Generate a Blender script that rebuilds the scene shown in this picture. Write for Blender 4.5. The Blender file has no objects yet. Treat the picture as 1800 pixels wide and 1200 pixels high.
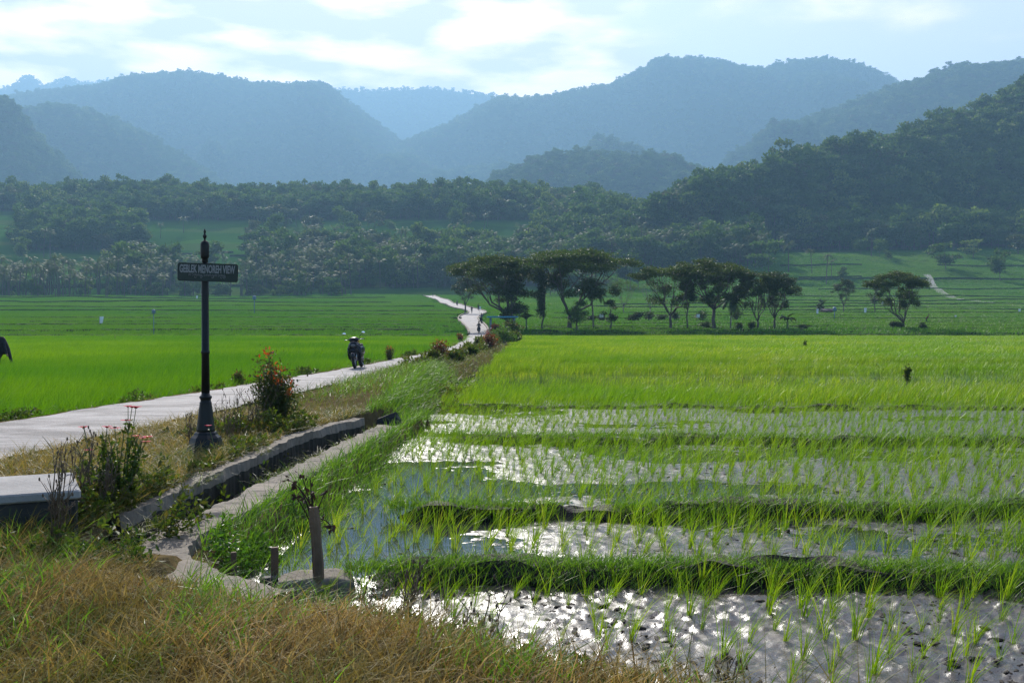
import bpy, math, random
import numpy as np
R = math.radians
S = bpy.context.scene
COL = S.collection
# ------------------------------------------------------------------ camera, world, sun, exposure
F = 1750.0                      # focal length in pixels of the 1800 wide photograph
EYE = 1.9
HORIZON = 568.0
PITCH = math.atan((600 - HORIZON) / F)
cd = bpy.data.cameras.new('camera')
cam = bpy.data.objects.new('camera', cd); COL.objects.link(cam)
cam.location = (0, 0, EYE)
cam.rotation_euler = (math.pi / 2 - PITCH, 0, 0)
cd.sensor_width = 36.0
cd.lens = 36.0 * F / 1800.0
cd.clip_start = 0.1
cd.clip_end = 20000
S.camera = cam
SUN_EL, SUN_AZ = R(33), R(-13)   # azimuth from +Y, negative = left
w = bpy.data.worlds.new('World'); S.world = w
w.use_nodes = True
wt = w.node_tree; wt.nodes.clear()
def wn(t, **k):
    n = wt.nodes.new(t)
    for a, b in k.items(): setattr(n, a, b)
    return n
def wm(op, a, b=None, c=None):
    n = wn('ShaderNodeMath', operation=op)
    for i, v in enumerate((a, b, c)):
        if v is None: continue
        if hasattr(v, 'is_linked'): wt.links.new(v, n.inputs[i])
        else: n.inputs[i].default_value = v
    return n.outputs[0]
sky = wn('ShaderNodeTexSky', sky_type='NISHITA', sun_disc=False)
sky.sun_elevation = SUN_EL; sky.sun_rotation = SUN_AZ
sky.air_density = 1.0; sky.dust_density = 0.6; sky.ozone_density = 1.5
bg = wn('ShaderNodeBackground'); bg.inputs['Strength'].default_value = 0.10
tc = wn('ShaderNodeTexCoord')
sep = wn('ShaderNodeSeparateXYZ'); wt.links.new(tc.outputs['Generated'], sep.inputs[0])
az = wm('ARCTAN2', sep.outputs[0], sep.outputs[1])
el = wm('ARCSINE', sep.outputs[2])
cv = wn('ShaderNodeCombineXYZ')
wt.links.new(wm('MULTIPLY', az, 4.2), cv.inputs[0]); wt.links.new(wm('MULTIPLY', el, 11.0), cv.inputs[1])
n1 = wn('ShaderNodeTexNoise'); n1.inputs['Scale'].default_value = 1.0; n1.inputs['Detail'].default_value = 9; n1.inputs['Roughness'].default_value = 0.56
n1.inputs['Distortion'].default_value = 0.25
wt.links.new(cv.outputs[0], n1.inputs['Vector'])
# more cloud on the left and overhead, thin wisps on the right
bias = wm('MULTIPLY', wm('ADD', az, -0.12), -0.9)
bias = wm('ADD', wm('MINIMUM', wm('MAXIMUM', bias, -0.17), 0.24), 0.05)
cm = wn('ShaderNodeMapRange', interpolation_type='SMOOTHSTEP')
cm.inputs['From Min'].default_value = 0.43; cm.inputs['From Max'].default_value = 0.68
wt.links.new(wm('ADD', n1.outputs['Fac'], bias), cm.inputs['Value'])
win = wn('ShaderNodeMapRange', interpolation_type='SMOOTHSTEP')      # the cloud bank stands before us, clear sky behind
for i_, v_ in enumerate((0.85, 1.6, 1.0, 0.0)): win.inputs[i_ + 1].default_value = v_
wt.links.new(wm('ABSOLUTE', az), win.inputs[0])
n2 = wn('ShaderNodeTexNoise'); n2.inputs['Scale'].default_value = 2.1; n2.inputs['Detail'].default_value = 7
cv2 = wn('ShaderNodeCombineXYZ')
wt.links.new(wm('MULTIPLY', az, 4.0), cv2.inputs[0]); wt.links.new(wm('MULTIPLY', el, 14.0), cv2.inputs[1]); cv2.inputs[2].default_value = 3.3
wt.links.new(cv2.outputs[0], n2.inputs['Vector'])
cr = wn('ShaderNodeValToRGB')
CLOUD_DARK, CLOUD_LIGHT = (8.0, 7.2, 7.8), (16.5, 13.4, 12.6)
cr.color_ramp.elements[0].position = 0.42; cr.color_ramp.elements[1].position = 0.57
cr.color_ramp.elements[0].color = (*[c / 30 for c in CLOUD_DARK], 1); cr.color_ramp.elements[1].color = (*[c / 30 for c in CLOUD_LIGHT], 1)
wt.links.new(n2.outputs['Fac'], cr.inputs[0])
sc20 = wn('ShaderNodeVectorMath', operation='SCALE'); sc20.inputs['Scale'].default_value = 30
wt.links.new(cr.outputs[0], sc20.inputs[0])
tint = wn('ShaderNodeMix', data_type='RGBA', blend_type='MULTIPLY'); tint.inputs[0].default_value = 1.0
wt.links.new(sky.outputs[0], tint.inputs[6]); tint.inputs[7].default_value = (0.80, 0.95, 1.12, 1)
veil = wn('ShaderNodeMix', data_type='RGBA'); veil.inputs[7].default_value = (10.4, 9.0, 9.8, 1)   # thin high veil in front
wt.links.new(wm('MULTIPLY', win.outputs[0], 0.62), veil.inputs[0]); wt.links.new(tint.outputs[2], veil.inputs[6])
mixc = wn('ShaderNodeMix', data_type='RGBA')
wt.links.new(wm('MULTIPLY', cm.outputs[0], wm('MULTIPLY', win.outputs[0], 0.92)), mixc.inputs[0]); wt.links.new(veil.outputs[2], mixc.inputs[6]); wt.links.new(sc20.outputs[0], mixc.inputs[7])
wt.links.new(mixc.outputs[2], bg.inputs['Color'])
wo = wn('ShaderNodeOutputWorld'); wt.links.new(bg.outputs[0], wo.inputs[0])
w.cycles.sampling_method = 'MANUAL'; w.cycles.sample_map_resolution = 512
sl = bpy.data.lights.new('sun', 'SUN'); sl.energy = 5.0; sl.angle = R(0.53); sl.color = (1.0, 0.95, 0.87)
so = bpy.data.objects.new('sun', sl); COL.objects.link(so)
so.rotation_euler = (math.pi / 2 - SUN_EL, 0, math.pi - SUN_AZ)
so.location = (-60, 200, 300)
S.view_settings.view_transform = 'Standard'; S.view_settings.look = 'None'; S.view_settings.gamma = 1.0
S.view_settings.exposure = 0.68
S.cycles.max_bounces = 6; S.cycles.diffuse_bounces = 2; S.cycles.glossy_bounces = 2; S.cycles.transmission_bounces = 3
S.cycles.volume_bounces = 0; S.cycles.transparent_max_bounces = 8
S.cycles.sample_clamp_indirect = 6.0; S.cycles.sample_clamp_direct = 0.0
S.cycles.caustics_reflective = False; S.cycles.caustics_refractive = False
S.cycles.use_denoising = True; S.cycles.denoising_prefilter = 'NONE'
HAZE_DENSITY = 0.00025
HAZE_COLOR = (0.36, 0.67, 1.0)

# ------------------------------------------------------------------ projection helpers (photograph pixel <-> place)
cp, sp_ = math.cos(PITCH), math.sin(PITCH)
def ray(u, v):
    a, b = (u - 900) / F, (600 - v) / F
    return np.array([a, cp + b * sp_, -sp_ + b * cp])
def proj(x, y, z):
    z = np.asarray(z) - EYE
    d = y * cp - z * sp_
    return 900 + F * x / d, 600 - F * (y * sp_ + z * cp) / d
def at(u, v, z=0.0):
    d = ray(u, v); t = (z - EYE) / d[2]
    return float(d[0] * t), float(d[1] * t)
def atY(u, v, Y):
    d = ray(u, v); t = Y / d[1]
    return float(d[0] * t), float(Y), float(EYE + d[2] * t)
# ------------------------------------------------------------------ noise
def _h(ix, iy, s):
    h = (ix.astype(np.int64) * 374761393 + iy.astype(np.int64) * 668265263 + s * 1442695041) & 0xffffffff
    h = ((h ^ (h >> 13)) * 1274126177) & 0xffffffff
    return ((h ^ (h >> 16)) & 0xffff) / 65535.0
def vnoise(x, y, s=0):
    x = np.asarray(x, float); y = np.asarray(y, float)
    ix = np.floor(x); iy = np.floor(y); fx = x - ix; fy = y - iy
    fx = fx * fx * (3 - 2 * fx); fy = fy * fy * (3 - 2 * fy)
    a = _h(ix, iy, s); b = _h(ix + 1, iy, s); c = _h(ix, iy + 1, s); d = _h(ix + 1, iy + 1, s)
    return (a * (1 - fx) + b * fx) * (1 - fy) + (c * (1 - fx) + d * fx) * fy
def fbm(x, y, s=0, o=4, g=0.5):
    t = 0; a = 1; n = 0; x = np.asarray(x, float); y = np.asarray(y, float)
    for k in range(o):
        t = t + a * vnoise(x, y, s + k * 17); n += a; a *= g; x = x * 2.03 + 5.1; y = y * 2.03 + 1.7
    return t / n
def sstep(a, b, x):
    t = np.clip((np.asarray(x, float) - a) / (b - a), 0, 1); return t * t * (3 - 2 * t)
# ------------------------------------------------------------------ materials
MATS = {}
class NT:
    def __init__(s, name):
        s.m = bpy.data.materials.new(name); s.m.use_nodes = True; s.t = s.m.node_tree; s.t.nodes.clear()
        s.out = s.n('ShaderNodeOutputMaterial'); MATS[name] = s.m
    def n(s, t, **k):
        q = s.t.nodes.new(t)
        for a, b in k.items(): setattr(q, a, b)
        return q
    def l(s, a, b): s.t.links.new(a, b)
    def put(s, sock, v):
        if hasattr(v, 'is_linked'): s.l(v, sock)
        elif isinstance(v, (tuple, list)) and len(v) == 3 and sock.type == 'RGBA': sock.default_value = (*v, 1)
        else: sock.default_value = v
    def noise(s, scale, detail=4, rough=0.55, vec=None, dist=0.0):
        q = s.n('ShaderNodeTexNoise'); q.inputs['Scale'].default_value = scale; q.inputs['Detail'].default_value = detail
        q.inputs['Roughness'].default_value = rough; q.inputs['Distortion'].default_value = dist
        s.l(vec if vec is not None else s.pos(), q.inputs['Vector']); return q.outputs['Fac']
    def pos(s):
        return s.n('ShaderNodeNewGeometry').outputs['Position']
    def obj(s):
        return s.n('ShaderNodeTexCoord').outputs['Object']
    def mapv(s, vec, sc=(1, 1, 1), loc=(0, 0, 0), rot=(0, 0, 0)):
        q = s.n('ShaderNodeMapping'); q.inputs['Scale'].default_value = sc; q.inputs['Location'].default_value = loc; q.inputs['Rotation'].default_value = rot
        s.l(vec, q.inputs[0]); return q.outputs[0]
    def ramp(s, fac, stops, interp='LINEAR'):
        q = s.n('ShaderNodeValToRGB'); e = q.color_ramp.elements; q.color_ramp.interpolation = interp
        while len(e) < len(stops): e.new(0.5)
        for i, (p, c) in enumerate(stops): e[i].position = p; e[i].color = (*c, 1)
        s.l(fac, q.inputs[0]); return q.outputs[0]
    def mix(s, f, a, b, blend='MIX'):
        q = s.n('ShaderNodeMix', data_type='RGBA', blend_type=blend)
        s.put(q.inputs[0], f); s.put(q.inputs[6], a); s.put(q.inputs[7], b); return q.outputs[2]
    def math(s, op, a, b=0.0):
        q = s.n('ShaderNodeMath', operation=op); s.put(q.inputs[0], a); s.put(q.inputs[1], b); return q.outputs[0]
    def rng(s, v, a, b, c=0.0, d=1.0):
        q = s.n('ShaderNodeMapRange'); s.put(q.inputs[0], v)
        for i, x in enumerate((a, b, c, d)): q.inputs[i + 1].default_value = x
        return q.outputs[0]
    def bump(s, h, strength=0.5, dist=0.02):
        q = s.n('ShaderNodeBump'); q.inputs['Strength'].default_value = strength; q.inputs['Distance'].default_value = dist
        s.l(h, q.inputs['Height']); return q.outputs[0]
    def pbsdf(s, col, rough=0.6, spec=0.4, metal=0.0, normal=None, **k):
        q = s.n('ShaderNodeBsdfPrincipled'); s.put(q.inputs['Base Color'], col); s.put(q.inputs['Roughness'], rough)
        s.put(q.inputs['Specular IOR Level'], spec); s.put(q.inputs['Metallic'], metal)
        for a, b in k.items(): s.put(q.inputs[a], b)
        if normal is not None: s.l(normal, q.inputs['Normal'])
        return q.outputs[0]
    def done(s, sh): s.l(sh, s.out.inputs['Surface']); return s.m

def plain(name, col, rough=0.5, metal=0.0, spec=0.4, var=0.25, scale=9.0, bump=0.0, **k):
    t = NT(name); n = t.noise(scale, 5, vec=t.obj())
    c = t.ramp(n, [(0.25, tuple(x * (1 - var) for x in col)), (0.75, tuple(min(1, x * (1 + var)) for x in col))])
    rr = t.rng(t.noise(scale * 2.3, 3, vec=t.obj()), 0.3, 0.7, max(0.03, rough - 0.08), min(1, rough + 0.1))
    nm = t.bump(t.noise(scale * 6, 4, vec=t.obj()), bump, 0.01) if bump else None
    return t.done(t.pbsdf(c, rr, spec, metal, nm, **k))
def leafy(name, cols, transl=0.45, rough=0.5, spec=0.35, patch=0.0, patch_cols=None, tcol=None, wi=0.7, wo=0.55):
    """Thin living leaf: a different tone for each blade or leaf and each plant, light passing through."""
    t = NT(name)
    isl = t.n('ShaderNodeNewGeometry').outputs['Random Per Island']
    orn = t.n('ShaderNodeObjectInfo').outputs['Random']
    f = t.math('FRACT', t.math('ADD', t.math('MULTIPLY', isl, wi), t.math('MULTIPLY', orn, wo)))
    k = len(cols)
    c = t.ramp(f, [(i / max(1, k - 1), cc) for i, cc in enumerate(cols)])
    if patch:
        pn = t.rng(t.noise(patch, 3), 0.42, 0.62)
        c = t.mix(pn, c, t.ramp(f, [(i / max(1, len(patch_cols) - 1), cc) for i, cc in enumerate(patch_cols)]))
    a = t.pbsdf(c, rough, spec)
    tr = t.n('ShaderNodeBsdfTranslucent'); t.l(t.mix(1.0, c, tcol or (1.5, 1.5, 0.7), 'MULTIPLY'), tr.inputs['Color'])
    mx = t.n('ShaderNodeMixShader'); mx.inputs[0].default_value = transl; t.l(a, mx.inputs[1]); t.l(tr.outputs[0], mx.inputs[2])
    return t.done(mx.outputs[0])

RICE = leafy('rice_leaf', [(.06, .15, .004), (.18, .30, .008), (.11, .22, .005), (.26, .36, .02), (.36, .38, .05)], 0.5, 0.42, 0.3, patch=0.06,
             patch_cols=[(.04, .13, .004), (.12, .25, .006), (.18, .31, .012)])
RICE_L = leafy('rice_leaf_deep', [(.025, .10, .003), (.085, .22, .005), (.05, .16, .004), (.13, .27, .008)], 0.5, 0.42, 0.3, patch=0.05,
             patch_cols=[(.06, .16, .004), (.16, .29, .006), (.12, .24, .006)])
RICE_FAR = leafy('rice_leaf_far', [(.04, .14, .008), (.07, .19, .010), (.055, .16, .008)], 0.4, 0.5, 0.25, patch=0.02,
             patch_cols=[(.07, .18, .010), (.095, .20, .012)])
GRASS = leafy('bank_grass', [(.06, .16, .012), (.10, .22, .015), (.14, .25, .03), (.05, .13, .012)], 0.5, 0.45, 0.3)
VERGE = leafy('verge_grass', [(.05, .10, .018), (.08, .14, .02), (.14, .15, .04), (.06, .12, .02)], 0.42, 0.5, 0.3, patch=0.45,
              patch_cols=[(.17, .14, .05), (.10, .13, .03), (.13, .12, .04)])
DRY = leafy('dry_grass', [(.32, .20, .07), (.46, .31, .12), (.15, .09, .03), (.58, .44, .21), (.24, .18, .05), (.24, .13, .045)], 0.35, 0.6, 0.12, patch=0.9,
            patch_cols=[(.19, .16, .04), (.09, .13, .015), (.28, .19, .06)], tcol=(1.2, 1.1, .75))
DRYSTRAW = leafy('straw_grass', [(.40, .28, .10), (.28, .22, .06), (.14, .16, .03), (.22, .13, .05)], 0.4, 0.5, 0.3, tcol=(1.25, 1.15, .7))
WEED = leafy('weed_leaf', [(.028, .065, .010), (.05, .095, .014), (.10, .14, .02), (.03, .05, .012), (.12, .10, .03)], 0.42, 0.5, 0.22)
DARKLEAF = leafy('tree_leaf', [(.024, .042, .012), (.036, .060, .015), (.05, .075, .018), (.022, .040, .014)], 0.3, 0.5, 0.3)
TOPLEAF = leafy('rain_tree_leaf', [(.030, .062, .012), (.045, .080, .014), (.070, .095, .018), (.028, .052, .012)], 0.4, 0.5, 0.3)
FORLEAF = leafy('forest_leaf', [(.028, .065, .014), (.055, .11, .02), (.08, .14, .025), (.04, .085, .018), (.16, .22, .045)], 0.35, 0.6, 0.2, wi=.22, wo=.85)
PALMLEAF = leafy('palm_leaf', [(.045, .075, .022), (.06, .095, .03), (.09, .12, .045)], 0.35, 0.55, 0.2)
PALELEAF = leafy('pale_leaf', [(.07, .13, .03), (.09, .16, .04), (.06, .12, .03)], 0.4, 0.5, 0.3)
REDLEAF = leafy('red_tip_leaf', [(.32, .05, .02), (.38, .12, .02), (.26, .03, .02), (.34, .18, .03), (.10, .08, .02)], 0.5, 0.35, 0.5, tcol=(1.3, .9, .5))
SHRUBLEAF = leafy('shrub_leaf', [(.03, .05, .015), (.045, .07, .018), (.07, .085, .02), (.09, .05, .02)], 0.35, 0.45, 0.22)
MAROON = leafy('maroon_leaf', [(.12, .03, .02), (.16, .05, .02), (.05, .05, .015), (.2, .08, .025)], 0.4, 0.4, 0.4, tcol=(1.3, .9, .5))
PETAL = leafy('zinnia_petal', [(.60, .012, .07), (.66, .02, .10), (.50, .01, .05)], 0.35, 0.6, 0.05, tcol=(1.3, .7, .8))
DEADLEAF = leafy('dead_leaf', [(.035, .022, .018), (.05, .03, .02), (.06, .028, .024)], 0.15, 0.6, 0.2, tcol=(1.1, 1, .9))
OLIVEWEED = leafy('olive_weed_leaf', [(.10, .12, .02), (.15, .15, .03), (.08, .11, .015), (.19, .15, .05), (.06, .09, .012)], 0.45, .5, .2)
STALK = plain('dry_stalk', (.11, .075, .045), 0.7)
GSTEM = plain('green_stem', (.08, .13, .03), 0.5)
BARK = plain('bark', (.095, .075, .06), 0.8, bump=0.5, scale=3)
PALEBARK = plain('pale_bark', (.20, .17, .14), 0.8, bump=0.5, scale=3)
OLDWOOD = plain('weathered_wood', (.15, .095, .055), 0.75, bump=0.8, scale=12)
BLACKMETAL = plain('black_painted_metal', (.007, .008, .008), 0.42, spec=0.3, var=0.3, bump=0.08, scale=14)
SIGNFACE = plain('dark_green_sign_paint', (.012, .028, .022), 0.45, var=0.2)
SIGNTEXT = plain('white_sign_paint', (.24, .25, .25), 0.5, var=0.08)
BLACKPLASTIC = plain('black_plastic', (.008, .008, .009), 0.4, spec=0.3)
GLOSSBLACK = plain('black_gloss_paint', (.006, .007, .011), 0.22, spec=0.3)
RUBBER = plain('rubber', (.018, .018, .018), 0.8)
STEEL = plain('brushed_steel', (.45, .45, .46), 0.32, metal=0.9, var=0.1)
MIRROR = plain('mirror_glass', (.75, .80, .85), 0.05, metal=1.0, var=0.03)
GLASSLAMP = plain('lamp_glass', (.10, .10, .11), 0.12, spec=0.6, var=0.1)
AMBER = plain('amber_lens', (.75, .42, .02), 0.25, spec=0.6, var=0.1)
WHITE = plain('white_plastic_sheet', (.80, .80, .80), 0.55, var=0.06)
BLUEROOF = plain('blue_roof_sheet', (.03, .22, .36), 0.45, var=0.2)
BLUEPAINT = plain('blue_grey_paint', (.12, .20, .26), 0.55, var=0.2)
ROOFTILE = plain('dark_roof', (.06, .05, .05), 0.7)
ROCK = plain('dark_rock', (.028, .027, .027), 0.75, bump=0.9, scale=6)
SKIN = plain('skin', (.22, .12, .08), 0.55, var=0.12)
CLOTH_DARK = plain('dark_cloth', (.018, .018, .024), 0.9)
CLOTH_NAVY = plain('navy_cloth', (.018, .03, .045), 0.9)
CLOTH_RED = plain('dark_red_cloth', (.12, .015, .02), 0.9)
CLOTH_BLUE = plain('blue_cloth', (.05, .10, .18), 0.9)
CLOTH_GREY = plain('grey_cloth', (.12, .12, .13), 0.9)

def concrete(name, col, stain=0.5):
    t = NT(name); a = t.noise(1.3, 6); b = t.noise(14, 5)
    c = t.ramp(a, [(0.3, tuple(x * 0.72 for x in col)), (0.55, col), (0.8, tuple(x * 1.12 for x in col))])
    c = t.mix(t.rng(b, 0.5, 0.75, 0, stain), c, tuple(x * 0.55 for x in col))
    nm = t.bump(t.math('ADD', t.noise(26, 6), t.math('MULTIPLY', a, 0.6)), 0.6, 0.02)
    return t.done(t.pbsdf(c, 0.85, 0.25, 0, nm))
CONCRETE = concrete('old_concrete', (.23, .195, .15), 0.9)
WALLSIDE = concrete('shade_toned_concrete', (.035, .034, .024))  # shadow on the canal wall faces painted in as a much darker concrete
BOXSIDE = concrete('shade_toned_box_concrete', (.045, .044, .040))  # shade of the box's backlit sides put into the body colour
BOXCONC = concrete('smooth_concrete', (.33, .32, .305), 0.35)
def road_mat():
    t = NT('road_concrete'); p = t.pos()
    br = t.noise(1.0, 5, 0.6, t.mapv(p, (2.2, 8, 1), rot=(0, 0, R(-6))), 0.6)
    big = t.noise(0.35, 4); sp = t.noise(30, 3)
    c = t.ramp(br, [(0.3, (.26, .24, .225)), (0.7, (.38, .355, .335))])
    c = t.mix(t.rng(big, 0.35, 0.7, 0, 0.4), c, (.27, .255, .25))
    br2 = t.noise(1.0, 5, 0.65, t.mapv(p, (.7, 1.7, 1), rot=(0, 0, R(-5))), 0.8)
    c = t.mix(t.rng(br2, 0.46, 0.62, 0, .85), c, (.13, .122, .116)); c = t.mix(t.rng(br2, 0.45, 0.3, 0, .5), c, (.52, .50, .49))
    c = t.mix(t.rng(sp, 0.58, 0.72, 0, .6), c, (.15, .14, .135))
    return t.done(t.pbsdf(c, 0.8, 0.35, 0, t.bump(t.math('ADD', br, t.math('MULTIPLY', sp, 0.7)), 0.9, 0.04)))
ROAD = road_mat()
def mud_mat():
    t = NT('wet_mud'); a = t.noise(3.0, 6); b = t.noise(26, 7, 0.65); g = t.noise(95, 5, 0.65)
    c = t.ramp(a, [(0.3, (.034, .028, .021)), (0.7, (.075, .060, .045))])
    r = t.math('ADD', t.rng(b, 0.35, 0.7, 0.22, 0.40), t.rng(t.noise(5.5, 6, 0.65), 0.48, 0.66, 0, .38))
    nm = t.bump(t.math('ADD', b, t.math('MULTIPLY', g, 0.5)), 0.25, 0.02)
    return t.done(t.pbsdf(c, r, 0.95, 0, nm))
MUD = mud_mat()
def water_mat():
    t = NT('paddy_water'); a = t.noise(9, 3, 0.5)
    return t.done(t.pbsdf((.030, .034, .032), 0.05, 0.55, 0, t.bump(a, 0.05, 0.02), IOR=1.33))
WATER = water_mat()
def bank_mat():
    t = NT('bank_soil'); a = t.noise(5, 6); b = t.noise(30, 5)
    c = t.ramp(a, [(0.3, (.014, .011, .008)), (0.7, (.036, .027, .017))])
    return t.done(t.pbsdf(c, 0.75, 0.3, 0, t.bump(b, 0.9, 0.03)))
SOIL = bank_mat()
def ground_mat():
    """Land cover from the mesh attribute cover: r rice, g woodland floor, b dry verge; the rest is soil."""
    t = NT('valley_ground'); p = t.pos()
    at_ = t.n('ShaderNodeAttribute', attribute_name='cover'); sp = t.n('ShaderNodeSeparateColor'); t.l(at_.outputs['Color'], sp.inputs[0])
    soil = t.ramp(t.noise(4, 6), [(0.3, (.025, .022, .014)), (0.7, (.06, .05, .032))])
    cells = t.n('ShaderNodeTexVoronoi'); cells.inputs['Scale'].default_value = 1.0; t.l(t.mapv(p, (.012, .05, 0)), cells.inputs['Vector'])
    sc = t.n('ShaderNodeSeparateColor'); t.l(cells.outputs['Color'], sc.inputs[0])
    rice = t.ramp(sc.outputs[0], [(0.0, (.025, .08, .010)), (0.35, (.04, .12, .010)), (0.65, (.06, .14, .012)), (0.85, (.06, .10, .02)), (1, (.09, .13, .025))])
    rice = t.mix(t.rng(t.noise(1.2, 5), 0.35, 0.7, 0, .5), rice, (.03, .07, .014))
    wood = t.ramp(t.noise(.09, 6), [(0.3, (.018, .036, .012)), (0.7, (.04, .07, .02))])
    dryc = t.ramp(t.noise(2.2, 6), [(0.3, (.07, .055, .028)), (0.7, (.14, .105, .05))])
    c = t.mix(sp.outputs[0], soil, rice); c = t.mix(sp.outputs[1], c, wood); c = t.mix(sp.outputs[2], c, dryc)
    return t.done(t.pbsdf(c, 0.95, 0.0, 0, t.bump(t.noise(3, 5), 0.6, 0.2)))
GROUND = ground_mat()
TERR = leafy('terrace_bank_turf', [(.03, .05, .012), (.04, .065, .015)], 0.0, 0.9, 0.1)

# ------------------------------------------------------------------ mesh builders
def mesh_from(name, V, Fq, mats, midx=None, smooth=False):
    """V (n,3); Fq list of arrays (k,3) or (k,4)."""
    me = bpy.data.meshes.new(name)
    V = np.asarray(V, np.float32)
    Fq = [np.asarray(f, np.int32) for f in Fq if len(f)]
    nl = sum(f.size for f in Fq); nf = sum(len(f) for f in Fq)
    me.vertices.add(len(V)); me.vertices.foreach_set('co', V.ravel())
    me.loops.add(nl); me.loops.foreach_set('vertex_index', np.concatenate([f.ravel() for f in Fq]))
    tot = np.concatenate([np.full(len(f), f.shape[1], np.int32) for f in Fq])
    st = np.concatenate([[0], np.cumsum(tot)[:-1]]).astype(np.int32)
    me.polygons.add(nf); me.polygons.foreach_set('loop_start', st); me.polygons.foreach_set('loop_total', tot)
    for m in (mats if isinstance(mats, (list, tuple)) else [mats]): me.materials.append(m)
    if midx is not None: me.polygons.foreach_set('material_index', np.asarray(midx, np.int32))
    me.polygons.foreach_set('use_smooth', np.full(nf, bool(smooth)))
    me.update(calc_edges=True); me.validate(clean_customdata=False)
    return me
def link(name, me, parent=None, loc=None):
    o = bpy.data.objects.new(name, me); COL.objects.link(o)
    if parent is not None: o.parent = parent
    if loc is not None: o.location = loc
    return o
def tag(o, label=None, cat=None, group=None, kind=None):
    if label: o['label'] = label
    if cat: o['category'] = cat
    if group: o['group'] = group
    if kind: o['kind'] = kind
    return o
def thing(name, label, cat, loc=(0, 0, 0), rz=0.0, group=None, scale=1.0):
    o = bpy.data.objects.new(name, None); COL.objects.link(o); o.location = loc; o.rotation_euler = (0, 0, rz)
    o.scale = (scale,) * 3; o.empty_display_size = 0.2
    return tag(o, label, cat, group)
class MB:
    def __init__(s): s.V = []; s.Q = []; s.T = []; s.n = 0; s.mq = []; s.mt = []
    def add(s, V, quads=(), tris=(), m=0):
        V = np.asarray(V, float); s.V.append(V)
        if len(quads): s.Q.append(np.asarray(quads, np.int64) + s.n); s.mq += [m] * len(quads)
        if len(tris): s.T.append(np.asarray(tris, np.int64) + s.n); s.mt += [m] * len(tris)
        s.n += len(V)
    def tube(s, P, rad, sides=8, m=0, cap=True):
        P = np.asarray(P, float); n = len(P); rad = np.broadcast_to(np.asarray(rad, float), (n,))
        T = np.gradient(P, axis=0); T /= np.linalg.norm(T, axis=1)[:, None] + 1e-9
        ref = np.array([1, 0, 0]) if abs(T[0][0]) < .8 else np.array([0, 1, 0]); vs = []
        for i in range(n):
            a = np.cross(T[i], ref); a /= np.linalg.norm(a) + 1e-9; b = np.cross(T[i], a); ref = np.cross(a, T[i])
            th = np.arange(sides) * 2 * math.pi / sides
            vs.append(P[i] + rad[i] * (np.cos(th)[:, None] * a + np.sin(th)[:, None] * b))
        V = np.concatenate(vs); q = []
        for i in range(n - 1):
            for k in range(sides):
                q.append((i * sides + k, i * sides + (k + 1) % sides, (i + 1) * sides + (k + 1) % sides, (i + 1) * sides + k))
        t = []
        if cap:
            V = np.concatenate([V, [P[0], P[-1]]]); c0, c1 = n * sides, n * sides + 1
            for k in range(sides):
                t.append((c0, (k + 1) % sides, k)); t.append((c1, (n - 1) * sides + k, (n - 1) * sides + (k + 1) % sides))
        s.add(V, q, t, m); return s
    def lathe(s, prof, c=(0, 0, 0), sides=16, m=0, rot=0.0):
        prof = np.asarray(prof, float); th = np.arange(sides) * 2 * math.pi / sides + rot
        V = np.concatenate([np.stack([c[0] + r * np.cos(th), c[1] + r * np.sin(th), np.full(sides, c[2] + z)], 1) for r, z in prof]); q = []
        for i in range(len(prof) - 1):
            for k in range(sides): q.append((i * sides + k, i * sides + (k + 1) % sides, (i + 1) * sides + (k + 1) % sides, (i + 1) * sides + k))
        n = len(V); V = np.concatenate([V, [[c[0], c[1], c[2] + prof[0][1]], [c[0], c[1], c[2] + prof[-1][1]]]]); t = []
        b = (len(prof) - 1) * sides
        for k in range(sides): t.append((n, (k + 1) % sides, k)); t.append((n + 1, b + k, b + (k + 1) % sides))
        s.add(V, q, t, m); return s
    def ell(s, c, r, e=1.0, nu=14, nv=9, m=0, rot=None):
        """superellipsoid; e<1 boxier"""
        u = np.arange(nu) * 2 * math.pi / nu; v = np.linspace(-math.pi / 2, math.pi / 2, nv)
        f = lambda x: np.sign(x) * np.abs(x) ** e
        U, W = np.meshgrid(u, v); V = np.stack([r[0] * f(np.cos(W)) * f(np.cos(U)), r[1] * f(np.cos(W)) * f(np.sin(U)), r[2] * f(np.sin(W))], -1).reshape(-1, 3)
        if rot is not None: V = V @ np.asarray(rot).T
        V = V + np.asarray(c); q = []
        for i in range(nv - 1):
            for k in range(nu): q.append((i * nu + k, i * nu + (k + 1) % nu, (i + 1) * nu + (k + 1) % nu, (i + 1) * nu + k))
        s.add(V, q, m=m); return s
    def box(s, c, h, rz=0.0, bev=0.01, m=0, rx=0.0, taper=1.0):
        """box with chamfered edges: c centre, h half sizes"""
        b = min(bev, *[x * .45 for x in h]); hx, hy, hz = h
        V = []
        for z, ins in ((-hz, b), (-hz + b, 0), (hz - b, 0), (hz, b)):
            k = taper if z > 0 else 1.0
            for sx, sy in ((-1, -1), (1, -1), (1, 1), (-1, 1)):
                X, Y = hx * k - ins, hy * k - ins
                V += [(sx * (X - b), sy * Y, z), (sx * X, sy * (Y - b), z)] if (sx * sy > 0) else [(sx * X, sy * (Y - b), z), (sx * (X - b), sy * Y, z)]
        V = np.array(V, float)
        # order the ring counter-clockwise
        ring = V[:8]; o = np.argsort(np.arctan2(ring[:, 1], ring[:, 0])); V = np.concatenate([V[k * 8:(k + 1) * 8][o] for k in range(4)])
        q = [(k * 8 + i, k * 8 + (i + 1) % 8, (k + 1) * 8 + (i + 1) % 8, (k + 1) * 8 + i) for k in range(3) for i in range(8)]
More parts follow.
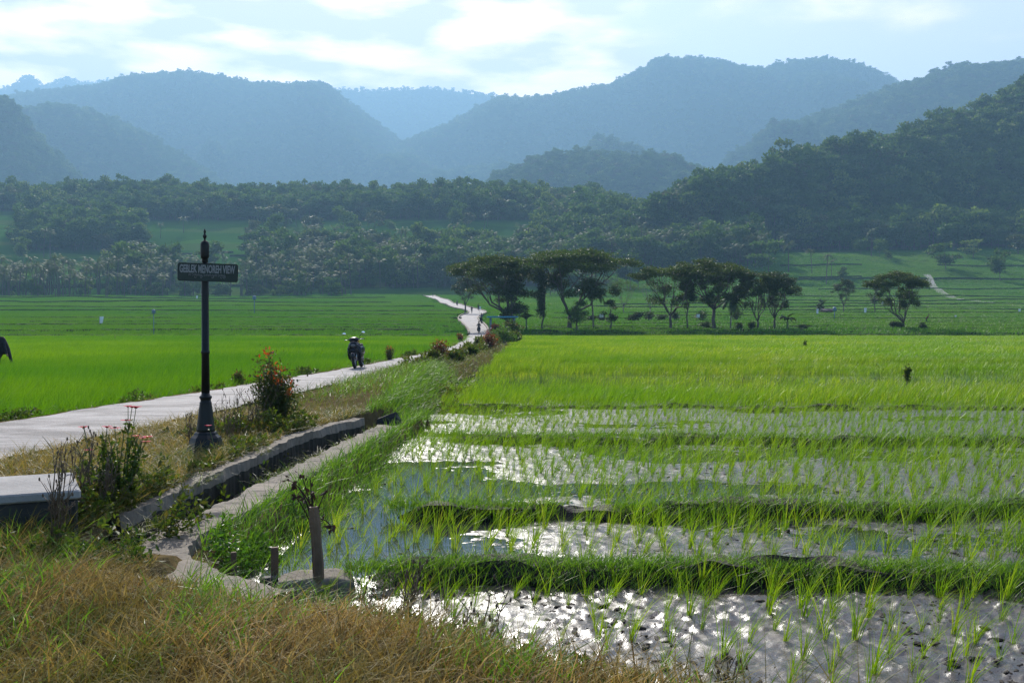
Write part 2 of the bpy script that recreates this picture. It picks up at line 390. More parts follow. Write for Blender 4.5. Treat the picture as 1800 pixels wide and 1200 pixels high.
        t = [(24, 24 + i, 24 + i + 1) for i in range(1, 7)] + [(0, i + 1, i) for i in range(1, 7)]
        if rx: V = V @ np.array([[1, 0, 0], [0, math.cos(rx), -math.sin(rx)], [0, math.sin(rx), math.cos(rx)]]).T
        if rz: V = V @ np.array([[math.cos(rz), -math.sin(rz), 0], [math.sin(rz), math.cos(rz), 0], [0, 0, 1]]).T
        s.add(V + np.asarray(c), q, t, m); return s
    def mesh(s, name, mats, smooth=True):
        V = np.concatenate(s.V); fs = []; mi = []
        if s.Q: fs.append(np.concatenate(s.Q)); mi += s.mq
        if s.T: fs.append(np.concatenate(s.T)); mi += s.mt
        return mesh_from(name, V, fs, mats, mi, smooth)
    def build(s, name, mats, parent=None, smooth=True, loc=None):
        return link(name, s.mesh(name, mats, smooth), parent, loc)

def blades(rng, P, L, W, lean=(0, 0), spread=0.35, bend=0.35, droop=0.15, rows=4):
    """Strips of grass: roots P (n,3), lengths L, widths W; returns verts and quads."""
    n = len(P); a = rng.uniform(0, 2 * math.pi, n); s_ = spread * np.abs(rng.normal(0, 1, n)) * 0.8
    dx = np.cos(a) * s_ + lean[0]; dy = np.sin(a) * s_ + lean[1]
    bx = np.cos(a) * bend * rng.uniform(.3, 1.5, n) + lean[0] * .8; by = np.sin(a) * bend * rng.uniform(.3, 1.5, n) + lean[1] * .8
    dr = droop * rng.uniform(.2, 1.9, n)
    wa = a + rng.uniform(-1.2, 1.2, n) + math.pi / 2; wx, wy = np.cos(wa), np.sin(wa)
    ts = np.linspace(0, 1, rows); V = np.zeros((n, rows, 2, 3))
    for i, t in enumerate(ts):
        ww = W * (0.75 + 0.25 * math.sin(math.pi * min(1, t * 1.3))) * (1 - t ** 2.2) * .5 + W * .02
        cx = P[:, 0] + L * (dx * t + bx * t * t); cy = P[:, 1] + L * (dy * t + by * t * t); cz = P[:, 2] + L * (t - dr * t * t * 1.2)
        V[:, i, 0] = np.stack([cx - wx * ww, cy - wy * ww, cz], 1); V[:, i, 1] = np.stack([cx + wx * ww, cy + wy * ww, cz], 1)
    b = np.arange(n)[:, None] * rows * 2; k = np.arange(rows - 1)[None, :] * 2
    q = np.stack([b + k, b + k + 1, b + k + 3, b + k + 2], -1).reshape(-1, 4)
    return V.reshape(-1, 3), q
def leaves(rng, C, size, asp=0.55, up=0.0, flat=0.0):
    """Pointed folded leaves at centres C; returns verts, quads (two halves of a leaf share the midrib)."""
    n = len(C); size = np.broadcast_to(np.asarray(size, float), (n,))
    d = rng.normal(0, 1, (n, 3)); d[:, 2] = d[:, 2] * (1 - flat) + up; d /= np.linalg.norm(d, axis=1)[:, None] + 1e-9
    r = rng.normal(0, 1, (n, 3)); r[:, 2] *= (1 - flat); s_ = np.cross(d, r); s_ /= np.linalg.norm(s_, axis=1)[:, None] + 1e-9
    if flat > 0: s_[:, 2] *= (1 - flat)
    nn = np.cross(d, s_)
    L = size[:, None]; A = C; tip = C + d * L; m1 = C + d * L * .45 + s_ * L * asp * .5 + nn * L * .08; m2 = C + d * L * .45 - s_ * L * asp * .5 + nn * L * .08
    V = np.stack([A, m1, tip, m2], 1).reshape(-1, 3); q = np.arange(n * 4).reshape(-1, 4)
    return V, q
# ------------------------------------------------------------------ scattering (for what nobody could count)
def scatter(name, P, rot, scl, protos, kind='stuff', label=None, cat=None, seed=1):
    """One object that repeats the given meshes at its points. Prototypes are plain mesh datablocks."""
    P = np.asarray(P, np.float32); n = len(P)
    me = bpy.data.meshes.new(name); me.vertices.add(n); me.vertices.foreach_set('co', P.ravel())
    rg = np.random.default_rng(seed)
    a = me.attributes.new('rot', 'FLOAT_VECTOR', 'POINT'); a.data.foreach_set('vector', np.asarray(rot, np.float32).ravel())
    a = me.attributes.new('scl', 'FLOAT_VECTOR', 'POINT'); a.data.foreach_set('vector', np.asarray(scl, np.float32).ravel())
    a = me.attributes.new('pick', 'INT', 'POINT'); a.data.foreach_set('value', rg.integers(0, len(protos), n).astype(np.int32))
    o = link(name, me); tag(o, label, cat, kind=kind)
    ng = bpy.data.node_groups.new(name + '_nodes', 'GeometryNodeTree')
    ng.interface.new_socket('Geometry', in_out='INPUT', socket_type='NodeSocketGeometry'); ng.interface.new_socket('Geometry', in_out='OUTPUT', socket_type='NodeSocketGeometry')
    gi = ng.nodes.new('NodeGroupInput'); go = ng.nodes.new('NodeGroupOutput'); ip = ng.nodes.new('GeometryNodeInstanceOnPoints'); jn = ng.nodes.new('GeometryNodeJoinGeometry')
    for pm in protos:
        po = PROTO_OBJ.get(pm.name)
        if po is None: po = bpy.data.objects.new(pm.name, pm); PROTO_OBJ[pm.name] = po
        oi = ng.nodes.new('GeometryNodeObjectInfo'); oi.inputs['Object'].default_value = po; oi.inputs['As Instance'].default_value = False
        g2 = ng.nodes.new('GeometryNodeGeometryToInstance'); ng.links.new(oi.outputs['Geometry'], g2.inputs[0]); ng.links.new(g2.outputs[0], jn.inputs[0])
    def na(nm, dt):
        q = ng.nodes.new('GeometryNodeInputNamedAttribute'); q.data_type = dt; q.inputs['Name'].default_value = nm; return q.outputs[0]
    ng.links.new(gi.outputs[0], ip.inputs['Points']); ng.links.new(jn.outputs[0], ip.inputs['Instance']); ip.inputs['Pick Instance'].default_value = True
    ng.links.new(na('pick', 'INT'), ip.inputs['Instance Index']); ng.links.new(na('rot', 'FLOAT_VECTOR'), ip.inputs['Rotation']); ng.links.new(na('scl', 'FLOAT_VECTOR'), ip.inputs['Scale'])
    ng.links.new(ip.outputs[0], go.inputs[0])
    md = o.modifiers.new('scatter', 'NODES'); md.node_group = ng
    return o
PROTO_OBJ = {}
# ------------------------------------------------------------------ the lie of the land
RY = [0, 6, 10, 13, 16, 19.4, 23, 29, 38.9, 54, 70, 87, 110, 134]
RXE = [-8.5, -7.0, -6.1, -5.75, -5.45, -5.15, -4.85, -4.2, -3.3, -2.35, -2.2, -2.5, -2.9, -3.27]
RXW = [-12, -10.6, -9.4, -8.6, -8.05, -7.6, -7.05, -6.3, -5.4, -4.4, -4.1, -4.3, -5.0, -5.8]
xe = lambda Y: np.interp(Y, RY, RXE)
xw = lambda Y: np.interp(Y, RY, RXW)
CLY, CLX = [5.5, 8, 10.2, 13.9, 15.8, 18], [-3.1, -3.1, -3.08, -3.0, -2.6, -2.1]     # canal, road side wall
CRY, CRX = [6.7, 7.4, 8.2, 9.5, 11.4, 13.0, 14.7, 18], [-2.2, -2.66, -2.58, -2.46, -2.35, -2.23, -2.1, -1.85]   # canal, paddy side wall
xl = lambda Y: np.interp(Y, CLY, CLX)
xr = lambda Y: np.interp(Y, CRY, CRX)
xf = lambda Y: np.interp(Y, [5, 7, 8.7, 10, 15, 19, 29, 44, 80, 133], [-1.6, -1.85, -1.95, -1.75, -1.65, -1.6, -1.6, -1.0, 0.0, 1.1])
BN = np.array([-.543, -.841])                       # foreground bank: d>0 is on the bank
def bank_d(x, y):
    return (x + 1.26) * BN[0] + (y - 6.45) * BN[1] + (fbm(np.asarray(x) * .9, np.asarray(y) * .9, 5, 3) - .5) * .5
LPY = [0, 118, 128, 140, 165, 200, 240, 300, 380, 460, 560, 660, 760, 840, 1100, 4500]
LPZ = [.1, .1, .6, 1.1, 1.9, 3.0, 4.3, 6.9, 10.6, 14.8, 33, 60, 83, 99, 106, 140]
RPY = [0, 134, 142, 150, 165, 200, 240, 300, 380, 450, 560, 700, 900, 1200, 4000]
RPZ = [-.05, -.05, .4, .9, 1.6, 2.8, 4.2, 6.7, 11.2, 18.6, 40, 56, 78, 110, 140]
def ridge(pts, D, foot, back, th, seed, spur=0.22):
    pts = np.asarray(pts, float); D = np.broadcast_to(np.asarray(D, float), (len(pts),))
    X = (pts[:, 0] - 900) / F * D; Z = EYE + (HORIZON - pts[:, 1]) / F * D - th
    return X, Z, D, foot, back, seed, spur
RIDGES = {
 'near_right': ridge([(1000, 420), (1100, 395), (1150, 352), (1210, 322), (1260, 310), (1325, 296), (1400, 275), (1450, 264), (1550, 250), (1600, 240), (1650, 216), (1700, 196), (1750, 182), (1800, 150), (1900, 100), (2200, 60)],
               [560, 600, 620, 640, 660, 680, 700, 715, 745, 765, 785, 805, 825, 850, 900, 1000], 545, 500, 17, 11, .26),
 'second_right': ridge([(1100, 480), (1290, 280), (1330, 245), (1400, 220), (1500, 184), (1560, 160), (1600, 150), (1650, 125), (1700, 122), (1750, 119), (1800, 114), (1950, 90), (2300, 130)], 2400, 1250, 800, 8, 23, .35),
 'centre': ridge([(380, 520), (560, 335), (600, 312), (700, 259), (740, 244), (800, 219), (850, 190), (880, 176), (930, 179), (1000, 164), (1070, 154), (1120, 129), (1150, 109), (1200, 106), (1260, 112), (1300, 124), (1340, 124), (1380, 114), (1440, 108), (1500, 119), (1540, 139), (1580, 164), (1700, 230), (1900, 300)], 3600, 1900, 1200, 10, 31, .50),
 'foothill': ridge([(780, 430), (870, 310), (960, 270), (1050, 272), (1170, 275), (1220, 300), (1280, 330), (1400, 430)], 1750, 1150, 400, 8, 37, .1),
 'left': ridge([(-400, 260), (-150, 210), (0, 196), (50, 170), (140, 160), (200, 155), (240, 139), (330, 132), (400, 139), (450, 152), (500, 154), (550, 152), (580, 154), (610, 179), (650, 209), (690, 240), (715, 256), (760, 300), (860, 400), (950, 500)], 3700, 1900, 1200, 10, 41, .62),
 'left_dark': ridge([(-400, 90), (-120, 140), (-30, 165), (0, 175), (20, 182), (40, 212), (60, 247), (90, 268), (150, 330), (230, 470)], 1900, 1150, 600, 8, 43, .12),
 'left_second': ridge([(-150, 230), (0, 210), (50, 197), (130, 190), (200, 215), (260, 240), (330, 285), (400, 330), (520, 440)], 2600, 1500, 700, 8, 47, .4),
 'far_gap': ridge([(400, 190), (560, 160), (600, 157), (640, 161), (700, 158), (760, 156), (820, 163), (870, 168), (960, 200), (1200, 320)], 5200, 4200, 900, 8, 53),
 'far_left': ridge([(-300, 170), (-60, 165), (0, 160), (25, 154), (55, 133), (80, 154), (120, 139), (160, 149), (220, 139), (260, 154), (330, 190), (450, 260)], 5400, 4200, 900, 7, 59, .1),
}
def hill_z(x, Y):
    out = np.full(np.shape(x), -50.0)
    for X, Z, D, foot, back, seed, spur in RIDGES.values():
        Zr = np.interp(x, X, Z, left=-40, right=-40); Dx = np.interp(x, X, D)
        t = np.where(Y < Dx, (Dx - Y) / np.maximum(Dx - foot, 30), (Y - Dx) / back)
        # spurs and gullies running down the face
        sc_ = np.maximum(np.mean(D) / 1000., .6)
        ng = np.abs(fbm(x / 170. / sc_ + Y / 900., Y / 600. / sc_, seed, 4) - .5) * 3.2; ng2 = fbm(x / 60. / sc_, Y / 110. / sc_, seed + 1, 3)
        tt = np.clip(t * (1 + ((.75 - ng) + (ng2 - .5) * .6) * spur * 1.9 * sstep(0.02, .30, t)), 0, 1.2)
        prof = 1 - sstep(0, 1, np.minimum(tt, 1)) * .55 - np.minimum(tt, 1) * .45
        z = Zr * prof + (fbm(x / 40. / sc_, Y / 40. / sc_, seed + 3, 3) - .5) * 14 * sc_ * sstep(.05, .3, t) * (t < 1)
        z = np.where((t >= 1) | (Zr < -20), -50, z)
        out = np.maximum(out, z)
    return out
def H(x, Y):
    x = np.asarray(x, float); Y = np.asarray(Y, float)
    Ys = np.maximum(Y, 1.0)
    wa, wb = np.interp(Y, [145, 320], [-.095, -.02]), np.interp(Y, [145, 320], [-.055, .22]); wr = np.clip((x / Ys - wa) / (wb - wa), 0, 1); wr = wr * wr * (3 - 2 * wr)
    far = np.interp(Y, LPY, LPZ) * (1 - wr) + np.interp(Y, RPY, RPZ) * wr + (fbm(x / 35, Y / 25, 3, 3) - .5) * 1.6 * sstep(150, 400, Y) + (fbm(x / 160, Y / 120, 4, 3) - .5) * 22 * sstep(430, 800, Y)
    far = np.where(Y > 520, np.maximum(far, hill_z(x, Y)), far)
    E, W_ = xe(Y), xw(Y); FX = xf(Y)
    nz = (fbm(x * 1.3, Y * 1.3, 8, 4) - .5)
    verge = .33 + nz * .10 + .30 * np.exp(-((Y - 27) / 8.) ** 2) * np.exp(-((x - (-2.6)) / .9) ** 2)
    z = np.full(x.shape, .1)
    z = np.where(x > W_ - 1.0, .1 + .2 * sstep(W_ - 1.0, W_ - .3, x) + nz * .06 * (x < W_ - .1), z)
    z = np.where((x > W_) & (x < E), .28, z)
    z = np.where(x >= E, verge * sstep(E - .01, E + .25, x) + .30 * (1 - sstep(E - .01, E + .25, x)), z)
    # field side slope
    tf = sstep(FX - .75, FX + .1, x)
    low = np.where(Y < 24.5, -.14, -.035)
    z = np.where(x > FX - .75, verge * (1 - tf) + low * tf, z)
    # the canal
    c = (Y < 18)
    XL, XR = xl(Y), xr(Y)
    fade = sstep(16.2, 18, Y)
    inside = (x > XL - .10) & (x < XR - .04) & c & (Y > 6.0)
    z = np.where(inside, (-.34 + nz * .15) * (1 - fade) + z * fade, z)
    rb = (x >= XR - .04) & (x < FX + .1) & c & (Y > 6.9)
    z = np.where(rb, .20 * (1 - sstep(XR + .25, FX, x)) - .10 * sstep(XR + .25, FX, x) + nz * .08, z)
    d = bank_d(x, Y)
    zb = np.maximum(.33 * sstep(-.05, 1.0, d) + nz * .13 - .10 * (1 - sstep(-.3, .2, d)), -.14)
    z = np.where((d > -.3) & (x > -2.45) & (Y < 9), np.maximum(z, zb), z)
    z = np.where((Y < 7.0) & (x <= -2.3) & (x > -6), np.maximum(z, .33 + nz * .13), z)
    z = np.where(Y < 3.2, np.maximum(z * 0 + .33 + nz * .1, z), z)
    k = sstep(118, 136, Y) * (1 - wr) + sstep(134, 143, Y) * wr
    return z * (1 - k) + far * k
def hit(u, v, lo=8.0, hi=6000.0):
    """Where the sight line of a photograph pixel meets the land."""
    d = ray(u, v); ys = np.geomspace(lo, hi, 1400); t = ys / d[1]
    zz = EYE + d[2] * t; h = H(d[0] * t, ys)
    i = np.argmax(zz < h)
    return float(d[0] * t[i]), float(ys[i]), float(h[i])
# density of wood on the lower slopes, by where the foot of a tree is (u, v of the foot): (u0,u1,v0,v1,density,palm share)
def build_ground():
    Ys = np.concatenate([np.arange(-14, 3.5, .7), np.arange(3.5, 30, .13), np.geomspace(30, 160, 190), np.geomspace(161, 700, 190), np.geomspace(703, 6350, 330)])
    s = np.linspace(-1, 1, 371); s = np.sign(s) * np.abs(s) ** 1.25
    X = s[None, :] * (np.maximum(Ys, 0)[:, None] * .78 + 14); Y = np.repeat(Ys[:, None], len(s), 1)
    Z = H(X, Y); n, m = X.shape
    V = np.stack([X, Y, Z], -1).reshape(-1, 3)
    i = np.arange(n - 1)[:, None] * m + np.arange(m - 1)[None, :]
    q = np.stack([i, i + 1, i + m + 1, i + m], -1).reshape(-1, 4)
    me = mesh_from('ground', V, [q], GROUND, smooth=True)
    x, y = V[:, 0], V[:, 1]
    rice = ((x < xw(y) - .5) | (x > xf(y))) & (y > 24); rice = rice | (y > 136)
    wood = sstep(.9, 1.4, hill_z(x, y) * 0 + (hill_z(x, y) >= V[:, 2] - 2) * 2.0) * (y > 520)
    dry = ((y < 20) & (x > xe(y)) & ((x < xf(y)) | (y < 6))) | ((bank_d(x, y) > 0) & (y < 9)) | ((y < 134) & (x > xe(y)) & (x < xf(y) - .2)) | ((np.abs(x - xw(y) + .4) < .7) & (y < 134))
    c = np.stack([rice * 1.0, wood, dry * 1.0, np.ones(len(x))], 1).astype(np.float32)
    a = me.color_attributes.new('cover', 'FLOAT_COLOR', 'POINT'); a.data.foreach_set('color', c.ravel())
    o = link('ground', me); tag(o, kind='structure')
build_ground()
# the haze: one box of even air round the whole valley
def build_haze():
    m = bpy.data.materials.new('haze_air'); m.use_nodes = True; t = m.node_tree; t.nodes.clear()
    o_ = t.nodes.new('ShaderNodeOutputMaterial'); p = t.nodes.new('ShaderNodeVolumePrincipled')
    p.inputs['Color'].default_value = (*HAZE_COLOR, 1); p.inputs['Density'].default_value = HAZE_DENSITY
    p.inputs['Density Attribute'].default_value = ''; p.inputs['Anisotropy'].default_value = 0.25
    t.links.new(p.outputs[0], o_.inputs['Volume'])
    x0, x1, y0, y1, z0, z1 = -5600, 5600, -40, 6400, -1.6, 1330
    V = [(x0, y0, z0), (x1, y0, z0), (x1, y1, z0), (x0, y1, z0), (x0, y0, z1), (x1, y0, z1), (x1, y1, z1), (x0, y1, z1)]
    q = [(0, 3, 2, 1), (4, 5, 6, 7), (0, 1, 5, 4), (1, 2, 6, 5), (2, 3, 7, 6), (3, 0, 4, 7)]
    o = link('haze', mesh_from('haze', V, [q], m)); tag(o, kind='stuff')
build_haze()
# ------------------------------------------------------------------ road, mud, water, banks
def strip(name, L, Rr, mat, parent=None, thick=0.0):
    """A band between two edge lines (n,3)."""
    L, Rr = np.asarray(L, float), np.asarray(Rr, float); n = len(L); k = 7
    V = np.concatenate([L + (Rr - L) * (j / (k - 1)) for j in range(k)])
    q = [(j * n + i, (j + 1) * n + i, (j + 1) * n + i + 1, j * n + i + 1) for j in range(k - 1) for i in range(n - 1)]
    return link(name, mesh_from(name, V, [np.array(q)], mat, smooth=True), parent)
def ridge_bar(P, width, height, base=-.15, jit=0.0, seed=0, top=.55):
    """A bank along the line P (n,2): rounded trapezoid section standing on the land."""
    P = np.asarray(P, float); T = np.gradient(P, axis=0); T /= np.linalg.norm(T, axis=1)[:, None]; N = np.stack([T[:, 1], -T[:, 0]], 1)
    prof = [(-.5, 0), (-.46 * 1, .55), (-.5 * top - .04, .93), (-.2 * top, 1.0), (.2 * top, 1.0), (.5 * top + .04, .93), (.46, .55), (.5, 0)]
    rows = []
    for j, (a, b) in enumerate(prof):
        jx = (fbm(P[:, 0] * 3 + j * 7, P[:, 1] * 3, seed, 3) - .5) * jit; jz = (fbm(P[:, 0] * 2.5, P[:, 1] * 2.5 + j * 3, seed + 9, 3) - .5) * jit * .8 * (b > 0)
        xy = P + N * (a * width + jx)[:, None]
        rows.append(np.concatenate([xy, (base + b * (height - base) + jz)[:, None]], 1) if np.ndim(base) == 0 else np.concatenate([xy, (base + b * height + jz)[:, None]], 1))
    n = len(P); V = np.concatenate(rows); q = [(j * n + i, j * n + i + 1, (j + 1) * n + i + 1, (j + 1) * n + i) for j in range(len(prof) - 1) for i in range(n - 1)]
    return V, np.array(q)
yy = np.concatenate([np.arange(-6, 5, .5), np.arange(5, 30, .12), np.arange(30, 60, .5), np.arange(60, 134.1, 2)])
edge = lambda s_: (fbm(yy * 2.6, yy * 0, s_, 4) - .5) * .30
near_L = np.stack([xw(yy) + edge(12) + .08 * (fbm(yy * .8, yy * 0, 2) - .5) * 4, yy, np.full(len(yy), .335)], 1)
near_R = np.stack([xe(yy) + edge(14) + .08 * (fbm(yy * .8, yy * 0, 4) - .5) * 4, yy, np.full(len(yy), .335)], 1)
far_edges = [(583, 827, 858), (578, 822, 856), (571, 815, 850), (566, 808, 842), (560, 806, 838), (555, 812, 845), (550, 826, 855), (546, 822, 850), (543, 803, 834), (540, 793, 822), (535, 784, 806), (531, 773, 794), (526, 762, 779), (521, 749, 767), (519, 742, 762)]
fl, fr = [near_L[-1]], [near_R[-1]]
for v_, a_, b_ in far_edges:
    p, q_ = hit(a_, v_, 100), hit(b_, v_, 100)
    if p[1] < fl[-1][1] + 2 or p[1] > 700: continue
    ym = (p[1] + q_[1]) / 2; d_ = ym
    fl.append(np.array([(a_ - 900) / F * d_, ym, 0])); fr.append(np.array([(b_ - 900) / F * d_, ym, 0]))
def densify(P, step=3.0):
    P = np.asarray(P); t = np.concatenate([[0], np.cumsum(np.linalg.norm(np.diff(P[:, :2], axis=0), axis=1))]); return P, t
fl, fr = np.array(fl), np.array(fr); yd = np.arange(fl[0][1], fl[-1][1], 2.0)
FLx, FRx = np.interp(yd, fl[:, 1], fl[:, 0]), np.interp(yd, fr[:, 1], fr[:, 0])
def smooth1(a, k=5):
    p = np.pad(a, k, mode='edge'); return np.convolve(p, np.ones(2 * k + 1) / (2 * k + 1), 'valid')
FLx, FRx = smooth1(FLx, 4), smooth1(FRx, 4)
fz = np.maximum(np.maximum(H(FLx, yd), H(FRx, yd)), H((FLx + FRx) / 2, yd)) + .12; fz[0] = .335; fz = smooth1(fz, 2)
road_L = np.concatenate([near_L, np.stack([FLx, yd, fz], 1)[1:]]); road_R = np.concatenate([near_R, np.stack([FRx, yd, fz], 1)[1:]])
tag(strip('road', road_L, road_R, ROAD), kind='structure')
def road_point(Y, t=.5):
    return (float(np.interp(Y, road_L[:, 1], road_L[:, 0]) * (1 - t) + np.interp(Y, road_R[:, 1], road_R[:, 0]) * t), Y, float(np.interp(Y, road_L[:, 1], road_L[:, 2])))
for side, ex in (('left', FLx - .12), ('right', FRx + .12)):
    V, q = ridge_bar(np.stack([ex, yd], 1), .3, .28, base=fz - .05, top=.8)
    tag(link('road_kerb', mesh_from('road_kerb', V, [q], CONCRETE)), kind='structure')
# mud of the flooded paddies with real clods; water lies in its hollows
BANKS = [  # y at x=-1.3, y at x=+6, x start, width, height
    (7.22, 7.25, -1.25, .42, .155), (9.78, 9.85, -1.32, .34, .11), (16.15, 15.6, -1.35, .38, .11), (22.3, 22.0, -1.6, .34, .07)]
def bank_y(b, x): return b[0] + (b[1] - b[0]) * (np.asarray(x) + 1.3) / 7.3 + (fbm(np.asarray(x) * .8, np.asarray(x) * 0 + b[0], 77, 4) - .5) * .55
def mud_z(x, y):
    a = fbm(x * 2.2, y * 2.2, 61, 5, .55); c = np.abs(fbm(x * 7, y * 9, 65, 4, .55) - .5) * 2
    amp = np.interp(y, [5, 7, 8, 11, 24], [.085, .08, .065, .06, .05])
    e = fbm(x * 19, y * 24, 69, 3, .6)
    k = fbm(x * 13, y * 17, 72, 4, .6); where = sstep(.40, .62, fbm(x * 1.1, y * 1.1, 74, 3))
    z = (a - .5) * amp * .75 + np.maximum(k - .54 + .10 * where, 0) * amp * (.8 + 1.5 * where) * .42 + (c - .35) * amp * .22 + (e - .5) * amp * .16
    wet = np.exp(-((x + 1.1) / 1.0) ** 2) * sstep(7.2, 7.7, y) * (1 - sstep(12.5, 15, y)) * .05 + .034 * sstep(7.1, 7.6, y) * sstep(.38, .66, fbm(x * .45, y * .7, 83, 3))
    return z - wet + .014
def build_mud():
    Y = np.concatenate([np.arange(4.0, 10, .026), np.arange(10, 16.5, .05), np.arange(16.5, 24.6, .09)])
    s = np.linspace(0, 1, 430)
    x0 = np.minimum(xf(Y) - .25, -.56 * Y + 3); x1 = .62 * Y + 1.2
    X = x0[:, None] * (1 - s)[None] + x1[:, None] * s[None]; YY = np.repeat(Y[:, None], 430, 1)
    Z = mud_z(X, YY)
    n, m = X.shape; i = np.arange(n - 1)[:, None] * m + np.arange(m - 1)[None]
    q = np.stack([i, i + 1, i + m + 1, i + m], -1).reshape(-1, 4)
    tag(link('mud', mesh_from('mud', np.stack([X, YY, Z], -1).reshape(-1, 3), [q], MUD, smooth=True)), kind='structure')
    V = [(-1.9, 4, -.010), (40, 4, -.010), (70, 62, -.010), (-1.2, 62, -.010), (-1.9, 20, -.010)]
    tag(link('water', mesh_from('water', V, [np.array([(0, 1, 2, 4)]), np.array([(4, 2, 3)])], WATER)), kind='structure')
build_mud()
for bi, b in enumerate(BANKS):
    xs = np.arange(b[2], .62 * b[0] + 3, .05); P = np.stack([xs, bank_y(b, xs)], 1)
    hg = -.10 + (b[4] + .10) * sstep(-.05, .6, xs - b[2]) * (.72 + .5 * fbm(xs * 1.4, xs * 0, bi + 31, 3))
    V, q = ridge_bar(P, b[3], hg, base=-.10, jit=.20, seed=bi * 5)
    tag(link('paddy_bank', mesh_from('paddy_bank', V, [q], SOIL)), kind='structure')
# terrace banks of the fields beyond
rb = np.random.default_rng(4)
LB = [(119, -62, -7), (124, -70, -7.5), (133, -70, -9), (141, -40, -9.5), (152, -80, -8), (166, -80, -9), (190, -100, -9), (218, -80, -10), (250, -140, -13), (290, -150, -22), (340, -190, -40), (400, -220, -50),
       (137, 2, 85), (141.5, 2.5, 85), (146, 3, 60), (151, 3, 80), (157, 5, 88), (168, 6, 95), (180, 30, 110), (196, 8, 112), (214, 30, 90), (236, 10, 130), (262, 60, 150), (290, 20, 160), (318, 30, 180), (350, 90, 190), (385, 60, 210), (425, 130, 230)]
for k, (y0, xa, xb) in enumerate(LB):
    xs = np.arange(xa, xb, .7 if y0 < 200 else 1.5); ys = y0 + (fbm(xs / 22, xs * 0, k, 3) - .5) * (3.0 + y0 * .02) + (xs - xa) * rb.uniform(-.02, .02)
    V, q = ridge_bar(np.stack([xs, ys], 1), .9 if y0 > 100 else .4, np.interp(y0, [60, 118, 160, 400], [.20, .42, .40, .8]), base=H(xs, ys) - .05, jit=.3, seed=k, top=.4)
    tag(link('terrace_bank', mesh_from('terrace_bank', V, [q], TERR)), kind='structure')
for k in range(14):   # higher terraces on the slopes
    u0 = rb.uniform(-60, 560) if k < 9 else rb.uniform(1330, 1750); v0 = rb.uniform(385, 512) if k < 9 else rb.uniform(448, 498)
    c = hit(u0, v0, 300); wd = rb.uniform(12, 40); xs = np.arange(c[0] - wd, c[0] + wd, 2.0); ys = c[1] + (fbm(xs / 30, xs * 0, k + 50, 3) - .5) * 12
    V, q = ridge_bar(np.stack([xs, ys], 1), 1.6, 1.1, base=H(xs, ys) - .1, jit=.5, seed=k, top=.4)
    tag(link('terrace_bank', mesh_from('terrace_bank', V, [q], TERR)), kind='structure')
# the far tracks on the right slope
def track(pix, wid):
    P = np.array([hit(u, v, 120) for u, v in pix]); t = np.linspace(0, 1, len(P)); tt = np.linspace(0, 1, 90)
    X, Y = np.interp(tt, t, P[:, 0]), np.interp(tt, t, P[:, 1]); X, Y = smooth1(X, 5), smooth1(Y, 5)
    T = np.stack([np.gradient(X), np.gradient(Y)], 1); T /= np.linalg.norm(T, axis=1)[:, None]; N = np.stack([-T[:, 1], T[:, 0]], 1) * wid / 2
    A = np.stack([X + N[:, 0], Y + N[:, 1]], 1); B = np.stack([X - N[:, 0], Y - N[:, 1]], 1)
    z = np.maximum(H(A[:, 0], A[:, 1]), H(B[:, 0], B[:, 1])) + .25
    tag(strip('track', np.c_[A, z], np.c_[B, z], ROAD), kind='structure')
track([(1810, 541), (1770, 536), (1720, 531), (1680, 526), (1650, 512), (1636, 497), (1628, 482)], 3.2)
track([(1405, 521), (1480, 521), (1560, 522), (1640, 523), (1672, 525)], 2.0)
# ------------------------------------------------------------------ rice
rg = np.random.default_rng(7)
def tuft_mesh(name, k, n, L, W, mat, lean=(.16, -.02), spread=.20, bend=.16, droop=.10, rad=.02):
    r = np.random.default_rng(100 + k); P = np.zeros((n, 3)); a = r.uniform(0, 6.28, n); d = rad * np.sqrt(r.uniform(0, 1, n))
    P[:, 0], P[:, 1] = np.cos(a) * d, np.sin(a) * d; P[:, 2] = -.03
    V, q = blades(r, P, L * r.uniform(.55, 1.1, n), W * r.uniform(.7, 1.2, n), lean, spread, bend, droop)
    return mesh_from(name, V, [q], mat)
TUFTS = [tuft_mesh('rice_tuft', k, 16 + k % 8, .43, .0053, RICE, lean=(.18, -.03), spread=.20, bend=.32, droop=.16) for k in range(12)]
YOUNG = [tuft_mesh('young_rice_tuft', 30 + k, 8 + k % 4, .30, .006, RICE, lean=(.20, -.02)) for k in range(6)]
def in_bank(x, y):
    r = np.zeros(x.shape, bool)
    for b in BANKS: r |= (np.abs(y - bank_y(b, x)) < b[3] * .5) & (x > b[2] - .1)
    return r
pts = []
for y0, y1, dy, dx, keep, sc in ((4.9, 7.1, .24, .22, .74, .90), (7.4, 9.65, .25, .22, .90, .98), (9.95, 16.1, .26, .20, .95, .98), (16.3, 22.4, .25, .19, .98, .80)):
    for y in np.arange(y0, y1, dy):
        x = np.arange(-2.2, .56 * y + .6, dx) + rg.uniform(0, dx); n = len(x)
        x = x + rg.normal(0, .020, n); yv = y + rg.normal(0, .020, n) + (fbm(x * .2, x * 0, 9, 2) - .5) * .3
        ok = (x > xf(yv) + .12) & ~in_bank(x, yv) & (rg.random(n) < keep) & (bank_d(x, yv) < -.25)
        ok &= ~((x < -.3) & (yv > 7.4) & (yv < 9.5) & (rg.random(n) < .25)) & ~((x < -.5) & (yv > 10) & (yv < 14) & (rg.random(n) < .3))
        for a, b in zip(x[ok], yv[ok]): pts.append((a, b, sc * rg.uniform(.68, 1.18)))
pts = np.array(pts); pts = pts[np.argsort(pts[:, 1])]
zz = np.minimum(mud_z(pts[:, 0], pts[:, 1]), .03)
U, V_ = proj(pts[:, 0], pts[:, 1], zz)
